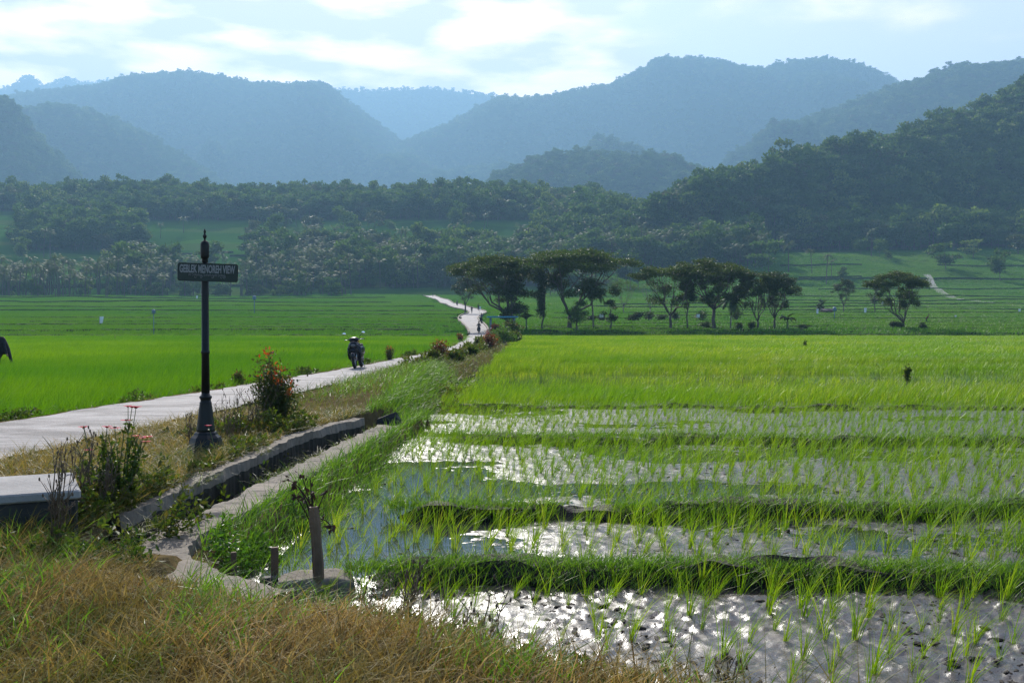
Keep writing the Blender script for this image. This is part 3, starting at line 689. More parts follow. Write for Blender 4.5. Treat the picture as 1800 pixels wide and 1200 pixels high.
inv = (U > -60) & (U < 1830) & (V_ < 1230)
pts, zz = pts[inv], zz[inv]
NI = 300
for i in range(min(NI, len(pts))):
    o = link('rice_tuft', TUFTS[int(rg.integers(12))]); o.location = (pts[i, 0], pts[i, 1], zz[i]); o.rotation_euler = (0, 0, rg.normal(0, .35))
    s_ = pts[i, 2]; o.scale = (s_, s_, s_ * rg.uniform(.9, 1.15))
    tag(o, 'bright green rice seedling tuft standing in wet mud of the nearest paddies', 'rice plant', 'rice seedlings planted in the nearest flooded paddies')
k = len(pts) - NI
ex = rg.uniform(.8, 1.15, k)
scatter('rice_seedlings', np.c_[pts[NI:, :2], zz[NI:]], np.c_[np.zeros((k, 2)), rg.normal(0, .35, k)], np.c_[pts[NI:, 2], pts[NI:, 2], pts[NI:, 2] * ex], TUFTS, cat='rice', label='rows of young rice tufts in the flooded paddies further back')
cl = []
for k in range(4):
    m_ = MB(); m_.ell((0, 0, 0), (1, .75, .5), 1, 9, 6); V0 = m_.V[0]; V0 = V0 * (.7 + .7 * np.stack([fbm(V0[:, 0] * 2 + k * 3, V0[:, 1] * 2 + V0[:, 2] * 3, k, 3)] * 3, 1)); cl.append(mesh_from('mud_crumb', V0, [np.concatenate(m_.Q)], SOIL))
n = 9000; y = 4.6 + 17 * rg.random(n) ** 1.9; x = rg.uniform(-1.6, 1, n) * 0 + (xf(y) + .1 + rg.random(n) * (.6 * y + 1.2 - xf(y)))
k = (bank_d(x, y) < -.15) & ~in_bank(x, y) & (fbm(x * 1.6, y * 1.6, 66, 3) + rg.uniform(-.12, .12, n) > .5); x, y = x[k], y[k]; n = len(x); s_ = .005 + .024 * rg.random(n) ** 3
scatter('mud_crumbs', np.c_[x, y, np.maximum(mud_z(x, y), -.012)], np.c_[np.zeros((n, 2)), rg.uniform(0, 6.3, n)], np.c_[s_ * rg.uniform(.7, 2.2, n), s_, s_ * rg.uniform(.5, 1, n)], cl, cat='mud', label='crumbs of dark mud and rotting stubble on the wet paddies', seed=5)
def patch_mesh(name, k, size, n, L, W, mat, lean=(.14, 0), spread=.22, bend=.22, droop=.12):
    r = np.random.default_rng(200 + k); P = np.c_[r.uniform(-size / 2, size / 2, (n, 2)) * 1.12, np.full(n, -.02)]
    h = .8 + .35 * fbm(P[:, 0] / size * 2.2, P[:, 1] / size * 2.2, k, 2)
    V, q = blades(r, P, L * h * r.uniform(.7, 1.12, n), W * r.uniform(.7, 1.3, n), lean, spread, bend, droop, rows=3)
    return mesh_from(name, V, [q], mat)
PN = [patch_mesh('rice_patch_near', k, .6, 95, .46, .0115, RICE) for k in range(6)]
PS = [patch_mesh('rice_patch_sparse', 10 + k, .6, 42, .27, .011, RICE) for k in range(4)]
PF = [patch_mesh('rice_patch_far', 20 + k, 1.3, 170, .46, .028, RICE) for k in range(5)]
PLN = [patch_mesh('rice_patch_left', 30 + k, .6, 110, .52, .011, RICE_L) for k in range(6)]
PLF = [patch_mesh('rice_patch_left_far', 40 + k, 1.3, 190, .52, .028, RICE_L) for k in range(5)]
PV = [patch_mesh('rice_patch_valley', 50 + k, 3.2, 210, .55, .09, RICE_FAR, spread=.3) for k in range(5)]
def field(y0, y1, step, lo, hi, zf, margin=1.0):
    out = []
    for y in np.arange(y0, y1, step):
        a, b = lo(y), hi(y)
        if b - a < .2: continue
        x = np.arange(a, b, step) + rg.uniform(0, step * .5); yv = y + rg.uniform(-.3, .3, len(x)) * step
        x = x + rg.uniform(-.3, .3, len(x)) * step
        out.append(np.c_[x, yv])
    P = np.concatenate(out); return np.c_[P, zf(P[:, 0], P[:, 1])]
def put_field(name, P, protos, label, smin=.85, smax=1.15, hvar=None, flip=True):
    n = len(P); s_ = rg.uniform(smin, smax, n); hz = s_ * (hvar if hvar is not None else 1)
    rot = np.zeros((n, 3)); rot[:, 2] = rg.normal(0, .25, n) + (rg.integers(0, 2, n) * 0)
    return scatter(name, P, rot, np.c_[s_, s_, hz], protos, cat='rice', label=label, seed=len(P))
lowz = lambda x, y: np.full(x.shape, -.03)
P = field(22.6, 52, .55, lambda y: xf(y) + .1, lambda y: .56 * y + 1.5, lowz)
y = P[:, 1] + (fbm(P[:, 0] * .15, P[:, 0] * 0, 13, 2) - .5) * 1.2
stripe = (y > 27.0) & (y < 46.5) & ~((y > 38.5) & (y < 39.6)); gap = stripe & (rg.random(len(P)) < .28 + .6 * ((y > 33.5) & (y < 36.5)) + .5 * ((y > 41.5) & (y < 43.5)))
put_field('rice_field', P[~stripe], PN, 'dense bright green rice covering the big field right of the road', hvar=.75 + .5 * fbm(P[~stripe][:, 0] * .3, P[~stripe][:, 1] * .3, 3))
put_field('rice_field', P[stripe & ~gap], PS, 'thin rice rows with water glinting between them in the right field')
P = field(51, 133.5, 1.15, lambda y: xf(y) + .3, lambda y: .56 * y + 3, lowz)
y = P[:, 1]; st2 = ((y > 56) & (y < 57.6)) | ((y > 66) & (y < 67.5))
put_field('rice_field', P[~st2], PF, 'dense bright green rice of the far half of the right field', hvar=.8 + .4 * fbm(P[~st2][:, 0] * .1, P[~st2][:, 1] * .1, 3))
lz = lambda x, y: np.full(x.shape, .08)
P = field(11, 45, .55, lambda y: -.57 * y - 2, lambda y: xw(y) - .85, lz)
put_field('rice_field', P, PLN, 'deep green rice of the field left of the road', hvar=.8 + .4 * fbm(P[:, 0] * .25, P[:, 1] * .25, 5))
P = field(44.5, 118, 1.15, lambda y: -.57 * y - 3, lambda y: xw(y) - 1.0, lz)
put_field('rice_field', P, PLF, 'yellow green rice of the far half of the left field', hvar=.8 + .4 * fbm(P[:, 0] * .1, P[:, 1] * .1, 5))
def road_dist(x, y):
    return np.abs(x - (np.interp(y, road_L[:, 1], road_L[:, 0]) + np.interp(y, road_R[:, 1], road_R[:, 0])) / 2)
P = field(122, 575, 2.6, lambda y: (-.57 * y - 5) if y < 455 else .10 * y, lambda y: .57 * y + 5, lambda x, y: H(x, y) - .05)
wd_ = np.where(P[:, 1] < road_L[-1, 1], np.abs(np.interp(P[:, 1], road_L[:, 1], road_R[:, 0]) - np.interp(P[:, 1], road_L[:, 1], road_L[:, 0])) / 2 + 2.3, 0)
plot = vnoise(P[:, 0] / 40 + fbm(P[:, 0] / 30, P[:, 1] / 30, 2) * 2, P[:, 1] / 13, 21)
ok = (road_dist(P[:, 0], P[:, 1]) > wd_) & ~((P[:, 0] > -8) & (P[:, 1] < 139)) & (plot > .04)
put_field('valley_rice', P[ok], PV, 'darker green rice on the rising fields beyond the two near fields', hvar=(.75 + .5 * plot)[ok])

# ------------------------------------------------------------------ grass, straw and weeds
def grass_obj(name, P, L, W, mat, label, seed, lean=(.05, 0), spread=.4, bend=.4, droop=.3, rows=4, kind='stuff'):
    r = np.random.default_rng(seed); V, q = blades(r, P, L, W, lean, spread, bend, droop, rows)
    return tag(link(name, mesh_from(name, V, [q], mat)), label, 'grass', kind=kind)
def area_points(n, x0, x1, y0, y1, keep, zoff=0.0, zf=None):
    x, y = rg.uniform(x0, x1, n), rg.uniform(y0, y1, n); k = keep(x, y); x, y = x[k], y[k]
    return np.c_[x, y, (zf or H)(x, y) + zoff]
wallpath = np.array([(-2.66, 7.4), (-2.6, 8.2), (-2.46, 9.5), (-2.35, 11.4), (-2.23, 13), (-2.1, 14.7), (-1.95, 16.5)])
CURVE = [(-1.35, 5.92), (-1.62, 6.08), (-1.92, 6.32), (-2.2, 6.62), (-2.45, 6.98), (-2.62, 7.4), (-2.58, 8.0), (-2.52, 8.7), (-2.46, 9.5), (-2.40, 10.4), (-2.33, 11.4), (-2.25, 12.6), (-2.17, 13.8), (-2.08, 14.9), (-1.98, 16.2)]
cw = np.array(CURVE); cwf = np.stack([np.interp(np.linspace(0, 1, 120), np.linspace(0, 1, len(cw)), cw[:, i]) for i in (0, 1)], 1)
def wall_dist(x, y):
    d = np.full(np.shape(x), 9.0)
    for a, b in cwf[::2]: d = np.minimum(d, (x - a) ** 2 + (y - b) ** 2)
    return np.sqrt(d)
fore = lambda x, y: ((bank_d(x, y) > -.02) | ((x < -2.3) & (y < 7.3))) & (wall_dist(x, y) > .21) & (np.abs(x) < .62 * y + .6)
P = area_points(64000, -5.2, 2.6, 3.0, 7.6, lambda x, y: fore(x, y) & (rg.random(len(x)) < np.interp(x, [-.9, -.2, .7, 1.6], [1, .6, .28, .12])), -.02)
n = len(P); tall = fbm(P[:, 0] * 1.2, P[:, 1] * 1.2, 91, 3)
grass_obj('dry_grass', P, (.09 + .28 * tall) * rg.uniform(.6, 1.4, n) * (.35 + .65 * sstep(.25, 1.0, wall_dist(P[:, 0], P[:, 1]))), .0058 * rg.uniform(.5, 1.7, n), DRY, 'dry brown grass matted over the near bank', 3, lean=(.12, -.05), spread=.42, bend=.5, droop=.28, rows=5)
P = area_points(26000, -5.2, 2.6, 3.0, 7.4, lambda x, y: fore(x, y) & (fbm(x * 1.3, y * 1.3, 95, 3) > .53 + .12 * rg.random(len(x)) - .10 * sstep(-1.2, -3, x)), -.02)
n = len(P)
grass_obj('green_grass', P, rg.uniform(.14, .36, n), .008 * rg.uniform(.7, 1.4, n), GRASS, 'green grass blades growing through the dry grass of the near bank', 4, lean=(.1, 0), spread=.4, bend=.45, droop=.3, rows=5)
# taller straws with seed heads standing at the edge of the bank
P = area_points(2600, -4.6, 2.3, 3.6, 7.3, lambda x, y: fore(x, y) & (bank_d(x, y) < 1.3), -.02)
n = len(P)
grass_obj('straw', P, rg.uniform(.25, .52, n) * (.4 + .6 * sstep(.2, .9, wall_dist(P[:, 0], P[:, 1]))), .004 * rg.uniform(.8, 1.6, n), DRYSTRAW, 'tall pale straws rising from the near bank', 5, lean=(.1, 0), spread=.3, bend=.5, droop=.3, rows=6)
# lush grass between the canal wall and the flooded paddies
P = area_points(26000, -2.6, -1.2, 7.6, 30, lambda x, y: (x > np.where(y < 17, xr(y) + .16, xf(y) - .9)) & (x < xf(y) + .16 + .1 * (fbm(x * 3, y * 3, 3) - .5)) & (rg.random(len(x)) < np.interp(y, [7, 12, 30], [1, .85, .5])), -.02)
n = len(P)
grass_obj('lush_grass', P, rg.uniform(.16, .36, n) * np.interp(P[:, 1], [7, 20], [1, 1.15]), .008 * rg.uniform(.7, 1.4, n) * np.interp(P[:, 1], [7, 30], [1, 1.8]), GRASS, 'lush bright grass between the canal and the flooded paddies', 6, lean=(.12, 0), spread=.35, bend=.4, droop=.22)
for bi, (b, dens, Lh) in enumerate(zip(BANKS, (14000, 8500, 6000, 3000), (.085, .14, .14, .12))):
    x = rg.uniform(b[2] + .05, .6 * b[0] + 2, dens); y = bank_y(b, x) + rg.normal(-.05, b[3] * .34, dens)
    k = fbm(x * 2, y * 0 + bi, 3, 3) > (.08 if bi == 0 else .22); x, y = x[k], y[k]; n = len(x)
    P = np.c_[x, y, b[4] - .03 - .55 * np.maximum(np.abs(y - bank_y(b, x)) - b[3] * .28, 0)]
    grass_obj('bank_grass', P, Lh * rg.uniform(.5, 1.5, n), (.007 if bi < 2 else .010) * rg.uniform(.7, 1.3, n), GRASS, 'short green grass along the crest of a paddy bank', 10 + bi, spread=.6, bend=.4, droop=.2)
P = area_points(2600, 3.9, 6.0, 7.3, 9.9, lambda x, y: x > 4.35 + .35 * np.sin(y * 2.2), 0, lambda x, y: np.full(x.shape, -.02)); n = len(P)
grass_obj('tall_grass', P, rg.uniform(.2, .42, n), .008 * rg.uniform(.7, 1.3, n), GRASS, 'tall green grass joining two paddy banks on the right', 16, lean=(.12, 0))
P = area_points(20000, -4.4, -2.4, 7.2, 17, lambda x, y: (x > np.maximum(xe(y) + .2, xl(y) - .95)) & (x < xl(y) + .02) & (fbm(x * 1.5, y * 1.1, 49, 3) > .42), -.02); n = len(P)
grass_obj('verge_grass', P, rg.uniform(.10, .28, n), .007 * rg.uniform(.7, 1.4, n), VERGE, 'green and yellow grass on the slope above the canal wall', 28, lean=(.10, -.03), spread=.5, bend=.6, droop=.4)
# verge between road and canal: straw, then rough grass further on
inverge = lambda x, y: (x > xe(y) + .03) & (x < np.where(y < 17, xl(y) - .05, xf(y) - .3))
P = area_points(52000, -8, -2.6, 6.3, 17, lambda x, y: inverge(x, y) & (fbm(x * .8, y * .8, 41, 3) > .25), -.02); n = len(P)
grass_obj('straw_grass', P, rg.uniform(.09, .30, n), .0065 * rg.uniform(.7, 1.5, n), DRYSTRAW, 'yellow straw and short grass on the verge between road and canal', 21, spread=.6, bend=.5, droop=.35)
P = area_points(60000, -5.4, 1.2, 16.5, 133, lambda x, y: (x > xe(y) + .05) & (x < xf(y) - .05) & (rg.random(len(x)) < np.interp(y, [16, 40, 130], [1, .8, .35])), -.02); n = len(P)
sy = np.interp(P[:, 1], [16, 40, 130], [1, 1.7, 3.5])
mound = np.exp(-((P[:, 1] - 27) / 9.) ** 2)
grass_obj('verge_grass', P, rg.uniform(.10, .30, n) * (1 + .8 * mound) * np.interp(P[:, 1], [16, 133], [1, 1.3]), .009 * sy * rg.uniform(.7, 1.3, n), VERGE, 'rough grass on the verge right of the road', 22, spread=.5, bend=.45, droop=.3)
P = area_points(9000, -4.2, -1.3, 20, 33, lambda x, y: (x > xe(y) + .15) & (x < xf(y) - .3) & (np.exp(-((y - 27) / 5.) ** 2) > rg.random(len(x))), -.02); n = len(P)
grass_obj('mound_grass', P, rg.uniform(.18, .42, n), .012 * rg.uniform(.7, 1.3, n), GRASS, 'tall fresh grass on the mound beside the road', 23, lean=(.04, 0))
P = area_points(40000, -13, -3.4, 9, 118, lambda x, y: (np.abs(x - xw(y) + .42) < .55 + .12 * (fbm(x * 0, y * .7, 5) - .5)) & (rg.random(len(x)) < np.interp(y, [9, 120], [1, .6])), -.02); n = len(P)
grass_obj('verge_grass', P, rg.uniform(.08, .24, n), .009 * np.interp(P[:, 1], [9, 40, 120], [1, 1.7, 3.5]) * rg.uniform(.7, 1.3, n), VERGE, 'rough grass fringe along the left edge of the road', 24, spread=.6, bend=.5, droop=.35)
P = area_points(26000, -3.4, -1.9, 6.9, 16.5, lambda x, y: (np.minimum(np.abs(wall_dist(x, y) - .21), np.abs(x - xl(y) - .0) * (y > 9) + 9 * (y <= 9)) < .045) & (fbm(x * 2, y * 2, 47, 3) > .46), 0); n = len(P); P[:, 2] = np.where(P[:, 0] < -2.75, .31, .20)
grass_obj('edge_grass', P, rg.uniform(.06, .20, n), .006 * rg.uniform(.7, 1.4, n), VERGE, 'grass overlapping the edges of the canal walls', 27, spread=.8, bend=.6, droop=.5)
def weed_mass(name, boxes, mat, label, seed, leaf=.055, asp=.5):
    """Low leafy growth: leaves spread through uneven mounds; boxes: (x,y,rx,ry,h,n)."""
    r = np.random.default_rng(seed); Cs = []; Ss = []
    for x, y, rx, ry, h, n in boxes:
        k = 7; cx = x + r.uniform(-1, 1, k) * rx * .75; cy = y + r.uniform(-1, 1, k) * ry * .75; hh = h * r.uniform(.45, 1.05, k)
        j = r.integers(0, k, n); a = r.uniform(0, 6.28, n); d = np.sqrt(r.random(n)); t = r.random(n) ** .6
        px = cx[j] + np.cos(a) * d * rx * .42 * (1.1 - .5 * t); py = cy[j] + np.sin(a) * d * ry * .42 * (1.1 - .5 * t)
        Cs.append(np.c_[px, py, H(px, py) + t * hh[j] * (1 - .5 * d * d)]); Ss.append(leaf * r.uniform(.5, 1.35, n) * np.interp(y, [5, 20, 100], [1, 1.3, 4]))
    V, q = leaves(r, np.concatenate(Cs), np.concatenate(Ss), asp, up=.35)
    return tag(link(name, mesh_from(name, V, [q], mat)), label, 'undergrowth', kind='stuff')
bx = [(-3.6, 13.7, .5, .55, .36, 1400), (-4.0, 14.3, .55, .6, .30, 1000), (-3.45, 14.8, .45, .55, .26, 900), (-4.6, 13.6, .4, .6, .18, 350)]
weed_mass('undergrowth', bx, WEED, 'tangle of leafy weeds between the sign post and the red tipped shrub', 51)
bx = [(-4.3 + .35 * (i_ % 3), 9.0 + .5 * i_, .5, .6, .10, 260) for i_ in range(4)] + [(-3.5, 9.0, .45, .5, .12, 420), (-3.35, 8.4, .3, .4, .25, 600), (-3.85, 8.2, .35, .4, .2, 450)]
weed_mass('undergrowth', bx, OLIVEWEED, 'low weeds on the verge behind the concrete box', 52)
bx = [(-3.06 + .05 * (k_ % 3), yy_, .26, .5, .05 + .035 * (k_ % 4), 200) for k_, yy_ in enumerate((8.75, 9.2, 9.55, 10.0, 10.9, 11.7, 12.2, 12.55, 13.6, 14.6))] + [(-3.0, 8.5, .4, .5, .45, 900), (-2.85, 8.1, .35, .5, .6, 900), (-3.2, 8.1, .4, .4, .18, 400), (-2.75, 7.5, .25, .4, .5, 700), (-2.95, 8.9, .35, .5, .6, 1100), (-3.1, 7.6, .4, .4, .25, 600)]
bx += [(-3.17, 8.15, .3, .45, .26, 800), (-3.14, 8.75, .3, .45, .22, 700), (-3.12, 9.3, .26, .4, .20, 560), (-3.10, 11.4, .26, .5, .16, 520), (-3.08, 12.1, .26, .5, .18, 520), (-3.55, 14.0, .4, .4, .22, 600), (-3.3, 7.6, .35, .4, .34, 1000)]
bx += [(-3.12, 7.7, .3, .35, .32, 900), (-3.3, 7.35, .3, .3, .3, 700), (-3.02, 9.4, .22, .4, .5, 600), (-3.0, 10.2, .2, .35, .6, 500), (-3.2, 10.6, .25, .4, .14, 320), (-3.0, 11.9, .2, .4, .55, 450), (-3.25, 12.3, .3, .45, .20, 520), (-3.0, 12.9, .18, .4, .6, 400), (-3.15, 13.9, .25, .4, .22, 420), (-2.95, 14.6, .2, .4, .3, 300)]
bx += [(-2.88, y, .30, .6, .32, 380) for y in (7.3, 7.9, 8.6, 9.3, 10.0, 10.8, 11.6, 12.5, 13.4, 14.3)] + [(-2.96, yy_, .14, .45, .55, 260) for yy_ in np.arange(9.2, 15.2, 1.5)] + [(-3.02, 8.6, .2, .5, .5, 500), (-3.05, 7.5, .3, .4, .5, 700), (-2.98, 9.7, .16, .3, .6, 350), (-2.94, 11.4, .14, .3, .6, 250)]
weed_mass('undergrowth', bx, WEED, 'dark weeds growing in the canal bed', 53)
bx = [(-2.08, 7.5, .22, .35, .34, 1100), (-2.05, 8.1, .22, .4, .25, 700), (-1.95, 9.2, .2, .5, .2, 500)]
weed_mass('undergrowth', bx, leafy('bright_weed_leaf', [(.05, .14, .015), (.08, .18, .02), (.06, .12, .015)], .45, .45, .4), 'bright small leaved weeds at the inner side of the canal bend', 54, leaf=.04)
bx = [(x, y, .35, .3, .22, 420) for x, y in ((-3.0, 6.6), (-3.5, 6.3), (-2.6, 6.4), (-1.2, 5.9), (-.5, 5.4), (.1, 5.1), (.55, 4.9), (1.0, 4.7))]
weed_mass('undergrowth', bx, WEED, 'scattered leafy weeds along the edge of the near bank', 55, leaf=.045)
bx = [(np.interp(t, [0, 1], [-3.0, -.2]) + rg.uniform(-.4, .4), np.interp(t, [0, 1], [30, 120]), .55 + t * .6, 1.2 + 3 * t, .45 + .5 * t, 700) for t in np.linspace(0, 1, 24)] + [(-1.5, 21 + 1.4 * k, .4, .8, .35, 500) for k in range(6)]
weed_mass('undergrowth', bx, WEED, 'weeds and low scrub along the verge right of the road', 56, leaf=.06)
bx = [(xw(y) - .5 + rg.uniform(-.25, .25), y, .4, .6, .28, 420) for y in (11.5, 14.2, 16.6, 17.3, 21.0, 24.5, 31, 40, 50)]
weed_mass('undergrowth', bx, WEED, 'weeds in the fringe along the left edge of the road', 57)
xs = rg.uniform(-2, 2, 60)
# ------------------------------------------------------------------ trees
def limb(mb, p0, p1, r0, r1, rng_, wob=.12, n=5, sides=6, sag=0.0):
    t = np.linspace(0, 1, n)[:, None]; p0, p1 = np.asarray(p0, float), np.asarray(p1, float); L = np.linalg.norm(p1 - p0)
    P = p0 * (1 - t) + p1 * t + rng_.normal(0, wob * L * .25, (n, 3)) * (np.sin(t * math.pi)); P[:, 2] += sag * L * np.sin(t[:, 0] * math.pi)
    mb.tube(P, np.linspace(r0, r1, n), sides); return P
def clump(rng_, c, r, n, shell=.45):
    d = rng_.normal(0, 1, (n, 3)); d /= np.linalg.norm(d, axis=1)[:, None]; k = (shell + (1 - shell) * rng_.random(n)) ** .8
    return np.asarray(c) + d * k[:, None] * np.asarray(r)
def umbrella_tree(name, label, x, y, h, spread, seed, group, lean=0.0, offx=0.0, tiers=1, leafn=4200, mat=None, cat='tree', bark=None, thick=.30, low=None, dome=.10, fork=.22):
    """Flat crowned tree: forked trunk, rising limbs, layered sprays of leaves."""
    r = np.random.default_rng(seed); g = float(H(x, y)); root = thing(name, label, cat, (x, y, g - .1), 0, group)
    tb = MB(); top = np.array([lean * h * fork, r.uniform(-.1, .1), h * fork]); limb(tb, (0, 0, 0), top, thick * .85, thick * .65, r, .1, 5, 8)
    cl = []
    ns = 6
    for i in range(ns):
        a = 2 * math.pi * (i + r.uniform(-.25, .25)) / ns; d = spread * .5 * r.uniform(.45, .95)
        e = np.array([offx + math.cos(a) * d, math.sin(a) * d * .8, h * r.uniform(.74, .86)])
        Pm = limb(tb, top, e, thick * .40, thick * .12, r, .16, 6, 6, sag=-.06)
        for k in range(5):
            b = Pm[int(r.integers(2, 5))]; aa = a + r.uniform(-1.1, 1.1); dd = spread * .5 * r.uniform(.35, 1.0)
            rr = min(1.0, dd / (spread * .5)); e2 = np.array([offx + math.cos(aa) * dd, math.sin(aa) * dd * .8, h * (.97 - dome * 1.6 * rr * rr - r.uniform(0, .10))])
            limb(tb, b, e2, thick * .14, thick * .05, r, .2, 4, 4); cl.append((e2, spread * r.uniform(.09, .15), h * r.uniform(.022, .042)))
    for k in range(26):
        a = r.uniform(0, 6.28); d = spread * .5 * math.sqrt(r.random()) * 1.0; rr = d / (spread * .5)
        cl.append((np.array([offx + math.cos(a) * d, math.sin(a) * d * .8, h * (.985 - dome * 1.6 * rr * rr - r.uniform(0, .05))]), spread * r.uniform(.08, .13), h * r.uniform(.02, .035)))
    if low:
        for k in range(low):
            a = r.uniform(0, 6.28); d = spread * .5 * r.uniform(.15, .75); cl.append((np.array([offx + math.cos(a) * d, math.sin(a) * d * .8, h * r.uniform(.40, .78)]), spread * r.uniform(.05, .10), h * r.uniform(.03, .05)))
    nn = int(leafn * 3.3) // len(cl)
    C = np.concatenate([clump(r, c, (a * 1.2, a * 1.1, b * 1.6), nn, .15) for c, a, b in cl]); V, q = leaves(r, C, h * .026 * r.uniform(.6, 1.3, len(C)), .6, flat=.35)
    tb.build('trunk', bark or BARK, root); link('crown', mesh_from('crown', V, [q], mat or TOPLEAF), root); return root
def round_tree(name, label, x, y, h, w_, seed, group, leafn=2600, mat=None, trunk=.35, cat='tree', column=False, bark=None, leaf=None, thick=.14):
    r = np.random.default_rng(seed); g = float(H(x, y)); root = thing(name, label, cat, (x, y, g - .1), 0, group)
    tb = MB(); top = np.array([r.uniform(-.05, .05) * h, 0, h * (trunk + .25)]); Pm = limb(tb, (0, 0, 0), top, thick, thick * .5, r, .12, 6, 7); cl = []
    for k in range(11 if not column else 14):
        t = r.random(); a = r.uniform(0, 6.28); z = h * (trunk + (1 - trunk) * (t if not column else k / 13.)); wd = w_ * .5 * (math.sin(math.pi * (.18 + .75 * t)) if not column else r.uniform(.45, .75))
        d = wd * (r.uniform(.25, .75) if not column else .35); c = np.array([math.cos(a) * d, math.sin(a) * d, z * .97])
        limb(tb, Pm[int(r.integers(2, 6))], c, thick * .3, thick * .08, r, .2, 4, 4); cl.append((c, w_ * r.uniform(.14, .25) * (1 if not column else 1.5), h * r.uniform(.06, .11)))
    nn = leafn // len(cl); C = np.concatenate([clump(r, c, (a, a, b), nn, .25) for c, a, b in cl]); C[:, 2] = np.maximum(C[:, 2], .15)
    V, q = leaves(r, C, (leaf or h * .035) * r.uniform(.6, 1.3, len(C)), .6, flat=.1)
    tb.build('trunk', bark or BARK, root); link('crown', mesh_from('crown', V, [q], mat or DARKLEAF), root); return root
def palm_geo(seed, h, fl_=3.4, nf=17, pairs=15, lean=.08, ruff=0):
    r = np.random.default_rng(seed); tb = MB(); la = r.uniform(0, 6.28); P = []
    for t in np.linspace(0, 1, 6): P.append((math.cos(la) * lean * h * t * t, math.sin(la) * lean * h * t * t, h * t))
    tb.tube(P, np.linspace(h * .016 + .05, h * .010 + .03, 6), 7); top = np.array(P[-1]); fb = MB()
    for i in range(nf):
        a = i * 2.399 + r.uniform(-.2, .2); e0 = R(r.uniform(-15, 75)); L = fl_ * r.uniform(.8, 1.1); n = 8; p = top.copy(); e = e0; pts_ = [p.copy()]
        for k in range(n): p = p + L / n * np.array([math.cos(a) * math.cos(e), math.sin(a) * math.cos(e), math.sin(e)]); e -= R(r.uniform(9, 15)); pts_.append(p.copy())
        pts_ = np.array(pts_); fb.tube(pts_, np.linspace(.05, .012, n + 1), 4, cap=False)
        tt = np.linspace(.12, .98, pairs); c = np.stack([np.interp(tt, np.linspace(0, 1, n + 1), pts_[:, j]) for j in range(3)], 1); T = np.gradient(c, axis=0); T /= np.linalg.norm(T, axis=1)[:, None]
        side = np.array([-math.sin(a), math.cos(a), 0]); ll = fl_ * .24 * np.sin(math.pi * (.15 + .8 * tt)) + .1
        for s_ in (-1, 1):
            dirv = side * s_ + T * .55 + np.array([0, 0, -.42]); dirv /= np.linalg.norm(dirv, axis=1)[:, None]; w2 = T * (fl_ * .028)
            V = np.stack([c - w2, c + dirv * ll[:, None] * .55 - w2 * .9, c + dirv * ll[:, None], c + w2], 1).reshape(-1, 3); fb.add(V, np.arange(pairs * 4).reshape(-1, 4))
    return tb, fb
def palm(label, x, y, h, seed, group, fl_=3.2):
    root = thing('coconut_palm', label, 'palm', (x, y, float(H(x, y)) - .1), 0, group); tb, fb = palm_geo(seed, h, fl_)
    tb.build('trunk', PALEBARK, root); fb.build('crown', DARKLEAF, root, smooth=False); return root
def tx(u, Y): return (u - 900) / F * Y
G1 = 'trees along the far edge of the right field'
umbrella_tree('rain_tree', 'broad flat crowned tree leaning left behind the blue roofed shelter', tx(893, 152), 152, 11.4, 15.0, 1, G1, lean=-.1, offx=-2.0, leafn=8500, low=26, thick=.42, dome=.13)
umbrella_tree('rain_tree', 'tallest flat crowned tree with crown reaching far right, beside the vine clad tree', tx(1000, 150), 150, 12.3, 17.2, 2, G1, lean=.05, offx=1.0, leafn=9500, low=20, thick=.45, dome=.10, fork=.18)
round_tree('vine_clad_tree', 'thick dark trunk wrapped in vines inside the leaning flat crowned tree', tx(903, 150), 150, 8.6, 4.6, 3, G1, 3200, column=False, trunk=.12, leaf=.30, thick=.3)
round_tree('vine_clad_tree', 'narrow dark column of vines standing between the two big flat crowned trees', tx(953, 149), 149, 9.2, 2.3, 4, G1, 2400, column=True, trunk=.28, leaf=.28)
round_tree('young_tree', 'low pale green bushy tree in front of the tallest flat crowned tree', tx(1013, 147), 147, 5.0, 4.8, 5, G1, 2600, mat=PALELEAF, trunk=.30, leaf=.22)
palm('coconut palm right of the tallest flat crowned tree', tx(1043, 151), 151, 6.2, 6, G1, 3.4)
round_tree('young_tree', 'small dark round tree just right of the coconut palm', tx(1073, 148), 148, 4.7, 3.2, 7, G1, 1600, trunk=.38, leaf=.2)
umbrella_tree('roadside_tree', 'low spreading tree standing where the road bends away', tx(818, 232), 232, 9.0, 6.2, 8, G1, leafn=2400, low=12, thick=.25, dome=.2, mat=DARKLEAF)
umbrella_tree('bare_crowned_tree', 'thin pale grey green tree with sparse crown beyond the bank', tx(1096, 235), 235, 8.6, 7.6, 9, G1, leafn=900, thick=.16, mat=FORLEAF, bark=PALEBARK, dome=.2)
umbrella_tree('rain_tree', 'flat topped tree sloping down to the left, left of the darker paired tree', tx(1179, 150), 150, 10.2, 11.2, 10, G1, lean=-.03, offx=.1, leafn=5600, low=18, thick=.28, dome=.10)
round_tree('slender_tree', 'slender tree with leaf tufts on its stem between two flat topped trees', tx(1209, 149), 149, 9.2, 3.6, 11, G1, 1200, trunk=.42, leaf=.28, thick=.13)
umbrella_tree('rain_tree', 'flat topped tree with dense dark crown left of the short palm', tx(1254, 149), 149, 10.7, 12.0, 12, G1, lean=.02, offx=-.5, leafn=7200, low=28, thick=.36, dome=.12, fork=.3)
palm('short coconut palm with drooping fronds left of the twin stemmed tree', tx(1284, 149), 149, 4.6, 13, G1, 3.3)
umbrella_tree('twin_stemmed_tree', 'twin stemmed tree with open crown right of the short palm', tx(1332, 149), 149, 9.0, 6.4, 14, G1, offx=-.2, leafn=3200, low=20, thick=.22, dome=.18, fork=.16)
